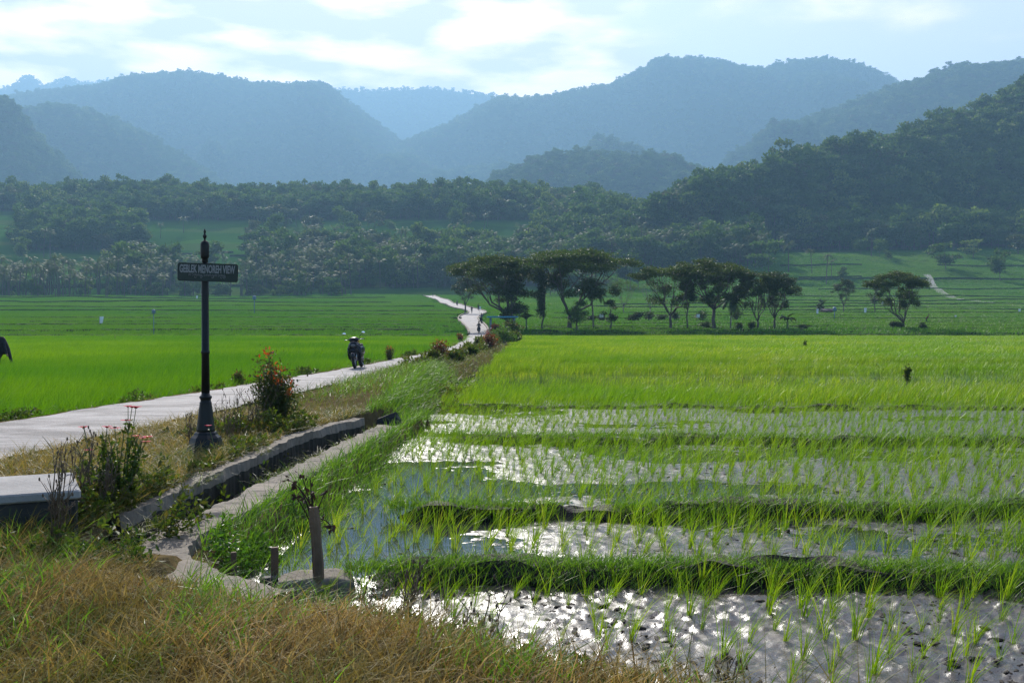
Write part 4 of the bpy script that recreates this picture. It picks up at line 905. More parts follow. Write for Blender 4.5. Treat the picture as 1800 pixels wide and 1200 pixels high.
umbrella_tree('twin_stemmed_tree', 'leaning tree with bushy crown at the right end of the middle row', tx(1360, 150), 150, 9.0, 6.8, 15, G1, lean=.1, offx=.5, leafn=3800, low=22, thick=.22, dome=.2, fork=.2, mat=DARKLEAF)
umbrella_tree('rain_tree', 'lone flat crowned tree standing apart on the right', tx(1588, 152), 152, 9.0, 9.0, 16, G1, offx=-1.0, leafn=5800, low=18, thick=.26, dome=.12, fork=.12)
umbrella_tree('field_tree', 'airy dark tree in the open field right of the little hut', tx(1483, 240), 240, 8.6, 5.8, 17, G1, leafn=2200, low=10, thick=.16, dome=.2, mat=DARKLEAF)
round_tree('field_tree', 'small upright tree left of the lone flat crowned tree', tx(1537, 240), 240, 6.6, 4.6, 18, G1, 1200, trunk=.45, leaf=.3)
umbrella_tree('dead_tree', 'pale dying tree with few leaves left of the flat topped trees', tx(1143, 215), 215, 7.6, 5, 19, G1, leafn=160, thick=.14, bark=PALEBARK)
def banana(label, x, y, h, seed):
    r = np.random.default_rng(seed); root = thing('banana_plant', label, 'banana plant', (x, y, float(H(x, y)) - .05), 0, 'banana plants'); tb = MB(); tb.tube([(0, 0, 0), (.03, 0, h * .3), (0, .05, h * .6)], [.16, .13, .08], 8); lf = MB()
    for k in range(8):
        a = k * 2.4 + r.uniform(-.3, .3); e = R(r.uniform(35, 80)); p = np.array([0, 0, h * .58]); L = h * .6; Pm = []
        for j in range(7): Pm.append(p.copy()); p = p + L / 6 * np.array([math.cos(a) * math.cos(e), math.sin(a) * math.cos(e), math.sin(e)]); e -= R(20)
        Pm = np.array(Pm); sd = np.array([-math.sin(a), math.cos(a), -.25]); wv = (h * .11 * np.sin(math.pi * np.linspace(.12, 1, 7)))[:, None]
        V = np.concatenate([Pm - sd * wv + [0, 0, -.05], Pm, Pm + sd * wv + [0, 0, -.05]]); q = [(b * 7 + i, b * 7 + i + 1, b * 7 + 8 + i, b * 7 + 7 + i) for b in (0, 1) for i in range(6)]; lf.add(V, q)
    tb.build('stem', GSTEM, root); lf.build('crown', WEED, root, smooth=False)
banana('banana plant at the right end of the middle tree row', tx(1384, 148), 148, 3.0, 31); banana('banana plant beside the shelter, under the leaning flat crowned tree', tx(925, 147), 147, 3.2, 32); banana('banana plant behind the left pillar of the shelter', tx(889, 149), 149, 3.0, 33)
def bush(name, label, x, y, w_, h, seed, mat=WEED, n=900, leaf=.1, group=None, zc=None):
    r = np.random.default_rng(seed); root = thing(name, label, 'bush', (x, y, float(H(x, y)) - .03), 0, group); k = 8; cl = []; sb = MB()
    for i in range(k):
        a = r.uniform(0, 6.28); d = w_ * .28 * r.random(); c = np.array([math.cos(a) * d, math.sin(a) * d, h * r.uniform(.3, .8)]); cl.append(clump(r, c, (w_ * .27, w_ * .27, h * .22), n // k, .2)); limb(sb, (0, 0, 0), c, .018 * h + .006, .006, r, .1, 4, 4)
    C = np.concatenate(cl); C[:, 2] = np.maximum(C[:, 2], .04); V, q = leaves(r, C, leaf * r.uniform(.6, 1.3, len(C)), .55, up=.2); link('leaves', mesh_from('leaves', V, [q], mat), root); sb.build('stems', BARK, root); return root
GB = 'bushes on the bank under the trees'
for i, (u, Y, w_, h, lb) in enumerate([(1300, 148, 1.9, 1.3, 'low bush left of the round dark bush under the twin stemmed tree'), (1322, 147.5, 1.6, 1.5, 'round dark bush at the foot of the twin stemmed tree'), (1570, 151, 1.6, 1.4, 'bush left of the trunk of the lone flat crowned tree'), (1584, 150.5, 1.8, 1.3, 'bush at the foot of the lone flat crowned tree'), (1621, 151, 2.2, 1.2, 'bush right of the trunk of the lone flat crowned tree'), (1412, 149, 2.0, .9, 'low bush right of the banana plant at the end of the middle row'), (1238, 152, 2.8, 1.5, 'broad bush under the dense dark flat topped tree')]):
    bush('bush', lb, tx(u, Y), Y, w_, h, 60 + i, DARKLEAF, 700, .2, GB)
for i, (u, w_, h, lb) in enumerate([(1040, 2.6, 1.2, 'first'), (1058, 2.4, 1.5, ''), (1112, 3.2, 1.4, ''), (1122, 2.4, 2.0, ''), (1140, 3.6, 2.2, ''), (1160, 3.4, 1.5, ''), (1186, 2.2, 1.9, ''), (1234, 3.6, 2.8, ''), (1295, 3.0, 2.2, '')]):
    bush('bush', 'dark bush of the broken hedge beyond the tree row', tx(u, 182), 182, w_, h, 80 + i, DARKLEAF, 500, .3, 'dark bushes of the broken hedge beyond the trees')

# ------------------------------------------------------------------ woods on the slopes
def wood_mesh(name, seed, h, w_, n, leaf, mat=None, flat=False):
    r = np.random.default_rng(seed); tb = MB(); P = limb(tb, (0, 0, -1), (r.uniform(-.4, .4), 0, h * .7), .22, .08, r, .1, 4, 5); C = []
    for k in range(13):
        a = r.uniform(0, 6.28); t = r.random(); z = h * (.32 + .62 * t); d = w_ * .5 * math.sqrt(r.random()) * math.sin(math.pi * (.22 + .62 * t)); C.append(clump(r, (math.cos(a) * d, math.sin(a) * d, z), (w_ * .2, w_ * .2, h * (.09 if not flat else .05)), n // 13, .35))
    C = np.concatenate(C); V, q = leaves(r, C, leaf * r.uniform(.6, 1.3, len(C)), .75); nt = sum(len(x) for x in tb.Q) + sum(len(x) for x in tb.T)
    tb.add(V, q, m=1); return tb.mesh(name, [BARK, mat or FORLEAF], smooth=False)
WOODS = [wood_mesh('wood_tree', 300 + k, 12 + (k % 3) * 2.2, 11 + (k % 2) * 3, 950, 1.15, flat=(k == 3)) for k in range(5)]
WOODS += [wood_mesh('wood_tree', 310 + k, 12, 10, 800, 1.1, mat=leafy('wood_leaf_warm', [(.05, .07, .018), (.07, .085, .02)], .3, .5, .3)) for k in range(1)]
def palm_mesh(seed, h):
    tb, fb = palm_geo(seed, h, 3.6, 15, 9, .1); o = MB()
    o.add(np.concatenate(tb.V), np.concatenate(tb.Q), np.concatenate(tb.T)); o.add(np.concatenate(fb.V), np.concatenate(fb.Q), m=1); return o.mesh('coconut_palm', [BARK, PALMLEAF], smooth=False)
PALMS = [palm_mesh(400 + k, 7.5 + k * 1.2) for k in range(4)]
DB = [(-60, 40, 372, 472, .02, .5), (40, 250, 402, 442, 1.0, .08), (-60, 40, 325, 372, 1, .1), (250, 440, 388, 455, .03, .5), (-60, 220, 442, 504, .06, .65), (220, 312, 468, 506, .55, .65), (312, 440, 468, 504, .16, .6), (440, 950, 388, 446, .05, .35),
      (440, 800, 446, 508, .85, .5), (800, 1010, 440, 503, .9, .35), (940, 1010, 388, 440, .9, .2), (-60, 1010, 320, 388, 1.0, .08), (-60, 800, 504, 522, .34, .72), (800, 1140, 503, 523, .12, .4),
      (1010, 1340, 370, 474, .95, .45), (1340, 1620, 441, 505, .012, .5), (1620, 1860, 437, 505, .02, .3), (1010, 1860, 395, 442, 1.0, .55), (1010, 1860, 0, 395, 1.0, .07)]
def density(u, v):
    d = np.full(u.shape, .0); pl = np.full(u.shape, .3); done = np.zeros(u.shape, bool)
    for a, b, c, e, dd, pp in DB:
        k = ~done & (u >= a) & (u < b) & (v >= c) & (v < e); d[k] = dd; pl[k] = pp; done |= k
    return d, pl
N = 36000
yv = np.sqrt(rg.uniform(420 ** 2, 1060 ** 2, N)); xv = rg.uniform(-.56, .56, N) * yv; zv = H(xv, yv); u, v = proj(xv, yv, zv)
d, pl = density(u, v); clus = fbm(xv / 28, yv / 40, 71, 3)
ok = (rg.random(N) < d * np.where(d < .6, sstep(.42, .6, clus) * 1.6, 1.0)) & (yv < 1060)
xv, yv, zv, pl, u, v = xv[ok], yv[ok], zv[ok], pl[ok], u[ok], v[ok]
o_ = np.argsort(yv); xv, yv, zv, pl, u, v = [a[o_] for a in (xv, yv, zv, pl, u, v)]
isp = rg.random(len(xv)) < np.clip(pl + (fbm(xv / 40, yv / 40, 73, 2) - .5) * 1.2 * (pl > .2), 0, 1)
sz = np.where(isp, rg.uniform(.75, 1.25, len(xv)), .42 + 1.0 * rg.random(len(xv)) ** 1.7)
sz = np.where(~isp & (v > 503) & (u < 800), sz * .55, sz)
vis = (u > -20) & (u < 1820)
bigr = (u > 1010) & (v < 442) & ~isp; sz = np.where(bigr, sz * 1.3, sz); sz = np.where(isp, sz * 1.15, sz)
for cls, meshes, nm, lb, ct, gr in ((True, PALMS, 'coconut_palm', 'coconut palm with pale drooping fronds in the groves below the wooded hills', 'palm', 'coconut palms of the groves below the hills'), (False, WOODS, 'forest_tree', 'leafy blue green tree of the nearest woods below the hills', 'tree', 'leafy trees of the nearest woods below the hills')):
    idx = np.where((isp == cls) & vis)[0][:290]
    for i in idx:
        o = link(nm, meshes[int(rg.integers(len(meshes)))]); s_ = float(sz[i]); o.location = (xv[i], yv[i], zv[i] - .3); o.rotation_euler = (0, 0, rg.uniform(0, 6.28)); o.scale = (s_, s_, s_ * rg.uniform(.85, 1.2)); tag(o, lb, ct, gr)
    rest = np.setdiff1d(np.where(isp == cls)[0], idx); n = len(rest); s_ = sz[rest]
    scatter('palm_grove' if cls else 'woods', np.c_[xv[rest], yv[rest], zv[rest] - .3], np.c_[np.zeros((n, 2)), rg.uniform(0, 6.28, n)], np.c_[s_, s_, s_ * rg.uniform(.85, 1.2, n)], meshes, cat='palms' if cls else 'woods', label='coconut palms crowded along the foot of the wooded hills' if cls else 'mixed woods covering the lower slopes and the near right hill', seed=9)
PX, PS_, = [], []
for nm, cnt, sc in (('second_right', 12000, 1.1), ('centre', 30000, 1.35), ('foothill', 8000, .95), ('left', 30000, 1.35), ('left_dark', 6000, 1.0), ('left_second', 9000, 1.15), ('far_gap', 12000, 1.3), ('far_left', 9000, 1.2)):
    X, Z, D, foot, back, seed, spur = RIDGES[nm]; m = cnt * 3
    x = rg.uniform(X.min(), X.max(), m); Dx = np.interp(x, X, D); y = foot + (Dx + 45 - foot) * rg.random(m) ** .85; ok = np.abs(x) < .545 * y + 20; x, y, Dx = x[ok], y[ok], Dx[ok]
    z = H(x, y); uu, vv = proj(x, y, z); ok = (y > 1050) | (vv < 345); ok &= (z > 60); x, y, z = x[ok][:cnt], y[ok][:cnt], z[ok][:cnt]
    PX.append(np.c_[x, y, z - .5]); PS_.append(np.full(len(x), sc) * (.5 + .95 * rg.random(len(x)) ** 2))
P, s_ = np.concatenate(PX), np.concatenate(PS_); n = len(P)
scatter('hill_forest', P, np.c_[np.zeros((n, 2)), rg.uniform(0, 6.28, n)], np.c_[s_ * 1.15, s_ * 1.15, s_ * rg.uniform(.8, 1.2, n)], WOODS, cat='forest', label='forest covering the hazy hills', seed=12)
# ------------------------------------------------------------------ concrete work
def wall_solid(P, width, z0, z1, jit=.03, seed=0, skirt=0.0):
    P = np.asarray(P, float); t = np.concatenate([[0], np.cumsum(np.linalg.norm(np.diff(P, axis=0), axis=1))]); s = np.arange(0, t[-1], .035)
    X, Y = np.interp(s, t, P[:, 0]), np.interp(s, t, P[:, 1]); X, Y = smooth1(X, 9), smooth1(Y, 9); P = np.stack([X, Y], 1)
    T = np.gradient(P, axis=0); T /= np.linalg.norm(T, axis=1)[:, None]; N = np.stack([T[:, 1], -T[:, 0]], 1)
    z1 = np.broadcast_to(z1, (len(P),)) if np.ndim(z1) == 0 else np.interp(s, t, z1)
    prof = [(-.5, 0), (-.5, .5), (-.49, .86), (-.44, 1), (-.15, 1), (.15, 1), (.44, 1), (.49, .86), (.5, .5), (.5, 0)]; rows = []
    for j, (a, b) in enumerate(prof):
        n_ = (fbm(s * 2.2, s * 0 + j * 3.1, seed, 4) - .5) * jit * 1.6 + (fbm(s * 11, s * 0 + (j // 5) * 3.1, seed + 2, 3) - .5) * .05; n2 = (fbm(s * 5, s * 0 + j * 2.3, seed + 5, 5) - .5) * jit * (1.1 if b > .8 else .3)
        rows.append(np.c_[P + N * (a * width + n_)[:, None], z0 + (z1 - z0) * b + n2])
    n = len(P); V = np.concatenate(rows); k = len(prof); q = [(j * n + i, (j + 1) * n + i, (j + 1) * n + i + 1, j * n + i + 1) for j in range(k - 1) for i in range(n - 1)]
    e = [[j * n for j in range(k)][::-1], [j * n + n - 1 for j in range(k)]]
    q += [(e_[i], e_[i + 1], e_[k - 2 - i], e_[k - 1 - i]) for e_ in e for i in range(k // 2 - 1)]
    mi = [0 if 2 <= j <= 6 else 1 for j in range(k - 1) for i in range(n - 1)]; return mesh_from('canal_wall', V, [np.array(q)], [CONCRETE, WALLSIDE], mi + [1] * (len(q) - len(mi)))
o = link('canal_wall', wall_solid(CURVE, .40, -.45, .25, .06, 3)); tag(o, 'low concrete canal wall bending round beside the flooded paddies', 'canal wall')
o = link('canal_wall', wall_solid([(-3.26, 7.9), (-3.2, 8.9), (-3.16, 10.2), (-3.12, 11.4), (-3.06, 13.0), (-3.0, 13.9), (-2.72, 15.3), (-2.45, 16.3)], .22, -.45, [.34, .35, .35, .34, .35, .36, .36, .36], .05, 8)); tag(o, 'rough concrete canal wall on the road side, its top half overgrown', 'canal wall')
# concrete box
bo = thing('concrete_box', 'grey concrete box with smooth pale top at the lower left', 'concrete box', (-3.68, 7.50, .0), R(27))
m1 = MB(); m1.box((0, 0, .30), (.34, .47, .32), bev=.018); m1.build('body', BOXSIDE, bo, smooth=False)
m1 = MB(); m1.box((0, 0, .655), (.36, .49, .033), bev=.012); m1.build('top_slab', BOXCONC, bo, smooth=False)
# culvert block, old post, stakes
def blob_block(name, label, cat, c, h, mat, rz, seed, e=.45):
    m = MB(); m.ell((0, 0, 0), h, e, 28, 15); V = np.concatenate(m.V); V += (np.stack([fbm(V[:, 0] * 7 + k, V[:, 1] * 7 + V[:, 2] * 5, seed + k, 4) for k in range(3)], 1) - .5) * .06
    o = link(name, mesh_from(name, V, [np.concatenate(m.Q)], mat, smooth=True)); o.location = c; o.rotation_euler = (0, 0, rz); return tag(o, label, cat)
blob_block('culvert_block', 'rounded concrete block at the start of the nearest paddy bank', 'concrete block', (-1.38, 6.98, .035), (.27, .17, .10), CONCRETE, R(8), 3)
m = MB(); r_ = np.random.default_rng(3); P = np.array([(0, 0, -.1), (-.004, 0, .1), (-.012, .0, .25), (-.03, 0, .40), (-.034, 0, .50)]); m.tube(P, [.038, .036, .034, .036, .031], 9); V = np.concatenate(m.V); V[:, :2] += (np.stack([vnoise(V[:, 2] * 4 + np.arctan2(V[:, 1], V[:, 0]) * 2, V[:, 0] * 20, k) for k in (1, 2)], 1) - .5) * .022
px, py = at(560, 1017, .13); o = link('wooden_post', mesh_from('wooden_post', V, [np.concatenate(m.Q), np.concatenate(m.T)], OLDWOOD)); o.location = (px, py, .13); tag(o, 'weathered wooden post standing on the rounded concrete block', 'post')
for u, v, z, h, w_, lb in ((483, 1030, .03, .28, .026, 'brown wooden stake left of the taller weathered post'), (411, 1018, .05, .20, .020, 'short thin wooden stake by the inner side of the canal wall bend')):
    x, y = at(u, v, z); m = MB(); m.box((0, 0, h / 2 - .05), (w_, w_ * .7, h / 2 + .05), bev=.004, rz=.3); o = m.build('wooden_stake', OLDWOOD, smooth=False, loc=(x, y, z)); tag(o, lb, 'stake', 'short stakes at the water edge')
blob_block('broken_brick', 'broken dark lump at the foot of the brown wooden stake', 'stone', (at(474, 1035, .03)[0], at(474, 1035, .03)[1], .05), (.07, .06, .06), ROCK, .4, 9)
# slanted dark rock by the canal end
V = np.array([(-.19, -.12, -.12), (.19, -.12, -.12), (.2, .1, -.12), (-.18, .12, -.12), (-.15, -.10, .08), (.10, -.12, .29), (.13, .05, .27), (-.13, .08, .07), (.17, -.11, .12)], float)
m = MB(); m.box((0, 0, .08), (.2, .11, .2), bev=.03); V = np.concatenate(m.V); V[:, 2] = np.where(V[:, 2] > .1, V[:, 2] * (0.55 + .45 * sstep(-.2, .12, V[:, 0])) - .1 * sstep(.13, .2, V[:, 0]), V[:, 2]); V += (np.stack([fbm(V[:, 0] * 6 + k, V[:, 2] * 6, k) for k in range(3)], 1) - .5) * .05
o = link('rock', mesh_from('rock', V, [np.concatenate(m.Q), np.concatenate(m.T)], ROCK)); x, y = at(684, 752, .14); o.location = (x, y, .14); o.rotation_euler = (R(-8), 0, R(-12)); tag(o, 'dark slanted rock where the canal disappears into the grass', 'rock')
# ------------------------------------------------------------------ sign post
sx, sy = at(362, 793, .36); k = sy / F
post = thing('sign_post', 'black ornamental iron post carrying a dark street name board', 'sign post', (sx, sy, .33), R(0))
m = MB(); m.lathe([(.245, -.06), (.24, .04), (.225, .05), (.175, .20), (.140, .235), (.130, .26), (.115, .272)], sides=8, rot=R(22.5)); m.build('base', BLACKMETAL, post, smooth=False)
m = MB(); m.lathe([(.110, .262), (.105, .30), (.082, .52), (.070, .60), (.070, .606), (.072, .62), (.062, .63), (.060, .655), (.072, .672), (.074, .69), (.064, .70), (.052, .71), (.047, .74)], sides=20); m.build('pedestal', BLACKMETAL, post)
m = MB(); m.lathe([(.049, .735), (.045, 1.2), (.052, 1.21), (.052, 1.235), (.045, 1.245), (.042, 2.05), (.034, 2.27), (.030, 2.30)], sides=18); m.build('shaft', BLACKMETAL, post)
m = MB(); m.lathe([(.030, 2.375), (.036, 2.40), (.034, 2.425), (.048, 2.44), (.052, 2.455), (.052, 2.60), (.046, 2.625), (.026, 2.64), (.012, 2.65), (.010, 2.665), (.022, 2.685), (.025, 2.70), (.016, 2.715), (.010, 2.728), (.014, 2.742), (.015, 2.75), (.008, 2.77), (.001, 2.79)], sides=16); m.build('finial', BLACKMETAL, post).location = (0, 0, -.085)
BW, BH = .352, .104
def rounded_board(w_, h_, r, d):
    a = []; 
    for cx, cz, s0 in ((w_ - r, h_ - r, 0), (-w_ + r, h_ - r, 90), (-w_ + r, -h_ + r, 180), (w_ - r, -h_ + r, 270)):
        for t in range(0, 91, 15): a.append((cx + r * math.cos(R(s0 + t)), cz + r * math.sin(R(s0 + t))))
    n = len(a); V = [(x, -d, z) for x, z in a] + [(x, d, z) for x, z in a] + [(0, -d, 0), (0, d, 0)]; q = [(i, (i + 1) % n, n + (i + 1) % n, n + i) for i in range(n)]; t = [(2 * n, (i + 1) % n, i) for i in range(n)] + [(2 * n + 1, n + i, n + (i + 1) % n) for i in range(n)]
    return V, q, t
m = MB(); m.add(*rounded_board(BW, BH, .022, .012)); board = m.build('sign_board', SIGNFACE, post, smooth=False); board.location = (.055, -.058, 2.175); board.rotation_euler = (0, R(1.6), R(2))
board['label'] = 'dark board reading GEBLEK MENOREH VIEW in worn white capitals'
m = MB()
for z in (.06, -.06): m.box((-.055, .035, z), (.05, .03, .012), bev=.003)
m.build('bracket', BLACKMETAL, board, smooth=False)
m = MB()   # raised rim
a = rounded_board(BW, BH, .022, .012)[0][:28]; m.tube([(x, -.012, z) for x, _, z in a] + [(a[0][0], -.012, a[0][2])], .004, 6); m.build('rim', BLACKMETAL, board)
def text_mesh(s, size, wide, name, extrude=.0015):
    c = bpy.data.curves.new(name, 'FONT'); c.body = s; c.size = size; c.align_x = 'CENTER'; c.align_y = 'CENTER'; c.extrude = extrude; c.offset = .0032 * size / .1; c.space_character = 1.0
    t = bpy.data.objects.new(name, c); COL.objects.link(t); dg = bpy.context.evaluated_depsgraph_get(); me = bpy.data.meshes.new_from_object(t.evaluated_get(dg)); COL.objects.unlink(t); bpy.data.objects.remove(t)
    n = len(me.vertices); co = np.zeros(n * 3); me.vertices.foreach_get('co', co); co = co.reshape(-1, 3); w_ = co[:, 0].max() - co[:, 0].min(); h_ = co[:, 1].max() - co[:, 1].min()
    co[:, 0] = (co[:, 0] - (co[:, 0].max() + co[:, 0].min()) / 2) * wide[0] / w_; co[:, 1] = (co[:, 1] - (co[:, 1].max() + co[:, 1].min()) / 2) * wide[1] / h_
    me.vertices.foreach_set('co', np.stack([co[:, 0], -co[:, 2], co[:, 1]], 1).ravel()); me.update(); return me
tm = text_mesh('GEBLEK MENOREH VIEW', .1, (.655, .098), 'lettering'); tm.materials.clear(); tm.materials.append(SIGNTEXT); o = link('lettering', tm, board, (-.005, -.0155, .040))
# second line: a small line of Javanese script, drawn as strokes
m = MB(); S_ = .0022
def stroke(P, r=S_):
    P = [(x, -.014, z) for x, z in P]; m.tube(P, r, 5)
def glyph(x, kind):
    b = -.046; hh = .022; w_ = .026
    if kind == 'hump': stroke([(x, b), (x, b + hh * .8), (x + w_ * .25, b + hh), (x + w_ * .5, b + hh * .8), (x + w_ * .5, b)]); stroke([(x + w_ * .5, b + hh * .8), (x + w_ * .75, b + hh), (x + w_, b + hh * .8), (x + w_, b)])
    if kind == 'hook': stroke([(x, b + hh), (x + w_ * .5, b + hh * 1.1), (x + w_ * .9, b + hh * .8), (x + w_ * .8, b + hh * .2), (x + w_ * .4, b), (x + w_ * .3, b + hh * .4)])
    if kind == 'loop': stroke([(x + w_ * .5 + w_ * .4 * math.cos(t), b + hh * .4 + hh * .45 * math.sin(t)) for t in np.linspace(0, 6.3, 12)]); stroke([(x + w_ * .9, b + hh * .4), (x + w_, b - hh * .6)])
    if kind == 'over': stroke([(x, b + hh * 1.7), (x + w_ * .5, b + hh * 2.0), (x + w_, b + hh * 1.7)])
    if kind == 'under': stroke([(x, b - hh * .3), (x + w_ * .3, b - hh * 1.0), (x + w_ * .7, b - hh * .9), (x + w_ * .9, b - hh * .3)])
for i, g_ in enumerate(('hump', 'hook', 'hump', 'hump', 'loop', 'hook', 'hump', 'hump', 'loop', 'hump', 'hook', 'hump', 'loop')):
    x = -.225 + i * .034; glyph(x, g_)
    if i in (0, 4, 5): glyph(x, 'over')
    if i in (2, 4, 8, 11, 12): glyph(x, 'under')
m.build('script', SIGNTEXT, board)
# ------------------------------------------------------------------ people (one skinned body each)
def person_mesh(name, J, E, rad, regions, root=0, mats=None):
    me = bpy.data.meshes.new(name + '_rig'); me.from_pydata([tuple(p) for p in J], E, []); ob = bpy.data.objects.new(name + '_rig', me); COL.objects.link(ob)
    sm = ob.modifiers.new('s', 'SKIN'); sm.use_smooth_shade = True; sm.branch_smoothing = .4
    for i, r in enumerate(rad): v = me.skin_vertices[0].data[i]; v.radius = (r, r) if np.ndim(r) == 0 else r; v.use_root = (i == root)
    ob.modifiers.new('b', 'SUBSURF').levels = 2
    dg = bpy.context.evaluated_depsgraph_get(); out = bpy.data.meshes.new_from_object(ob.evaluated_get(dg)); out.name = name
    COL.objects.unlink(ob); bpy.data.objects.remove(ob); out.materials.clear()
    for mm in mats: out.materials.append(mm)
    J = np.array(J); n = len(out.polygons); c = np.zeros(n * 3); out.polygons.foreach_get('center', c); c = c.reshape(-1, 3)
    best = np.full(n, 1e9); reg = np.zeros(n, int)
    for (a, b), g in zip(E, regions):
        A, B = J[a], J[b]; t = np.clip(((c - A) @ (B - A)) / (np.dot(B - A, B - A) + 1e-9), 0, 1); d = np.linalg.norm(c - (A + t[:, None] * (B - A)), axis=1); k = d < best; best[k] = d[k]; reg[k] = g
    out.polygons.foreach_set('material_index', reg.astype(np.int32)); out.polygons.foreach_set('use_smooth', np.ones(n, bool)); return out
def body(pose):
    """pose: pelvis, chest, neck, head, l/r elbow, hand, knee, foot. Returns joints, edges, radii, regions (0 shirt 1 trousers 2 skin)."""
    p = {k: np.array(v, float) for k, v in pose.items()}; side = p.get('side', np.array([1., 0, 0]))
    sh = .17; hp = .09
    J = [p['pelvis'], (p['pelvis'] + p['chest']) / 2, p['chest'], p['neck'], p['head'] * .55 + p['neck'] * .45, p['head']]
    rad = [.135, .125, .15, .058, .088, .095]; E = [(0, 1), (1, 2), (2, 3), (3, 4), (4, 5)]; rg_ = [1, 0, 0, 2, 2]
    for s, q in ((-1, 'l'), (1, 'r')):
        b = len(J); el, ha, kn, ft = p[q + '_elbow'], p[q + '_hand'], p[q + '_knee'], p[q + '_foot']; fd = np.array(p.get('fwd', np.array([0, -1., 0])))
        J += [p['chest'] + side * s * sh + np.array([0, 0, .06]), el, ha, ha + (ha - el) / (np.linalg.norm(ha - el) + 1e-6) * .10, p['pelvis'] + side * s * hp - np.array([0, 0, .04]), kn, ft + np.array([0, 0, .07]), ft + fd * .16 + np.array([0, 0, .03])]
        rad += [.062, .048, .032, .036, .095, .062, .045, .04]; E += [(2, b), (b, b + 1), (b + 1, b + 2), (b + 2, b + 3), (0, b + 4), (b + 4, b + 5), (b + 5, b + 6), (b + 6, b + 7)]; rg_ += [0, 0, 0, 2, 1, 1, 1, 1]
    return J, E, rad, rg_
def make_person(label, loc, rz, pose, shirt, trousers, hat=None, hair=True, skirt=None, group=None):
    root = thing('person', label, 'person', loc, rz, group); J, E, rad, rg_ = body(pose); me = person_mesh('body', J, E, rad, rg_, 0, [shirt, trousers, SKIN]); link('body', me, root)
    h = np.array(pose['head'], float); nk = np.array(pose['neck'], float); up = (h - nk) / np.linalg.norm(h - nk); m = MB()
    if hat is not None:
        m.ell(h + up * .02, (.118, .125, .125), 1, 14, 9); m.ell(h * .5 + nk * .5 - up * .0, (.13, .12, .13), 1, 12, 8); m.build('headscarf', hat, root)
    else:
        m.ell(h + up * .03 - np.array(pose.get('fwd', (0, -1, 0))) * .02, (.102, .108, .10), 1, 14, 9); m.build('hair', BLACKPLASTIC if not hair else CLOTH_DARK, root)
    if hat is None or True:
        f = np.array(pose.get('fwd', (0, -1., 0)), float); sd = np.array(pose.get('side', (1., 0, 0)), float); m = MB(); m.ell(h + f * .10, (.014, .02, .02), 1, 8, 6); 
        for s in (-1, 1): m.ell(h + sd * s * .098, (.016, .02, .03), 1, 8, 6)
        m.build('face', SKIN, root)
    return root
stand = lambda lean=0.0, step=.18: dict(pelvis=(0, 0, .90), chest=(0, -lean, 1.28), neck=(0, -lean * 1.2, 1.45), head=(0, -lean * 1.35, 1.62), l_elbow=(-.25, .05, 1.10), r_elbow=(.25, -.03, 1.10), l_hand=(-.23, -.10, .88), r_hand=(.24, -.02, .86), l_knee=(-.09, -step * .6, .48), r_knee=(.09, -.02, .48), l_foot=(-.09, -step, 0), r_foot=(.09, step, 0))
# field worker at the left edge, stooping among the rice
px, Y_ = (2 - 900) / F * 39, 39
pose = dict(pelvis=(.10, .12, .80), chest=(-.02, -.10, 1.12), neck=(-.05, -.22, 1.26), head=(-.04, -.30, 1.40), l_elbow=(-.28, -.25, .92), r_elbow=(.24, -.20, .86), l_hand=(-.22, -.40, .66), r_hand=(.36, -.28, .60), l_knee=(-.06, -.08, .42), r_knee=(.30, .10, .46), l_foot=(-.10, .05, 0), r_foot=(.34, .22, 0))
wkr = make_person('person in dark clothes and navy head cloth stooping in the left rice field', (px, Y_, .1), 0, pose, CLOTH_DARK, CLOTH_DARK, CLOTH_NAVY)
m = MB(); m.lathe([(.20, .0), (.24, .10), (.25, .25), (.235, .42), (.21, .60), (.17, .70)], c=(.02, .02, .58), sides=14); V = np.concatenate(m.V); V[:, 0] += -.09 * (V[:, 2] - .9); V[:, 1] -= .45 * (V[:, 2] - .9); m.V = [V]; m.build('coat', CLOTH_DARK, wkr)
m = MB(); m.ell((-.12, -.34, 1.0), (.13, .08, .16), .9, 12, 8); m.build('bundle', CLOTH_RED, wkr)
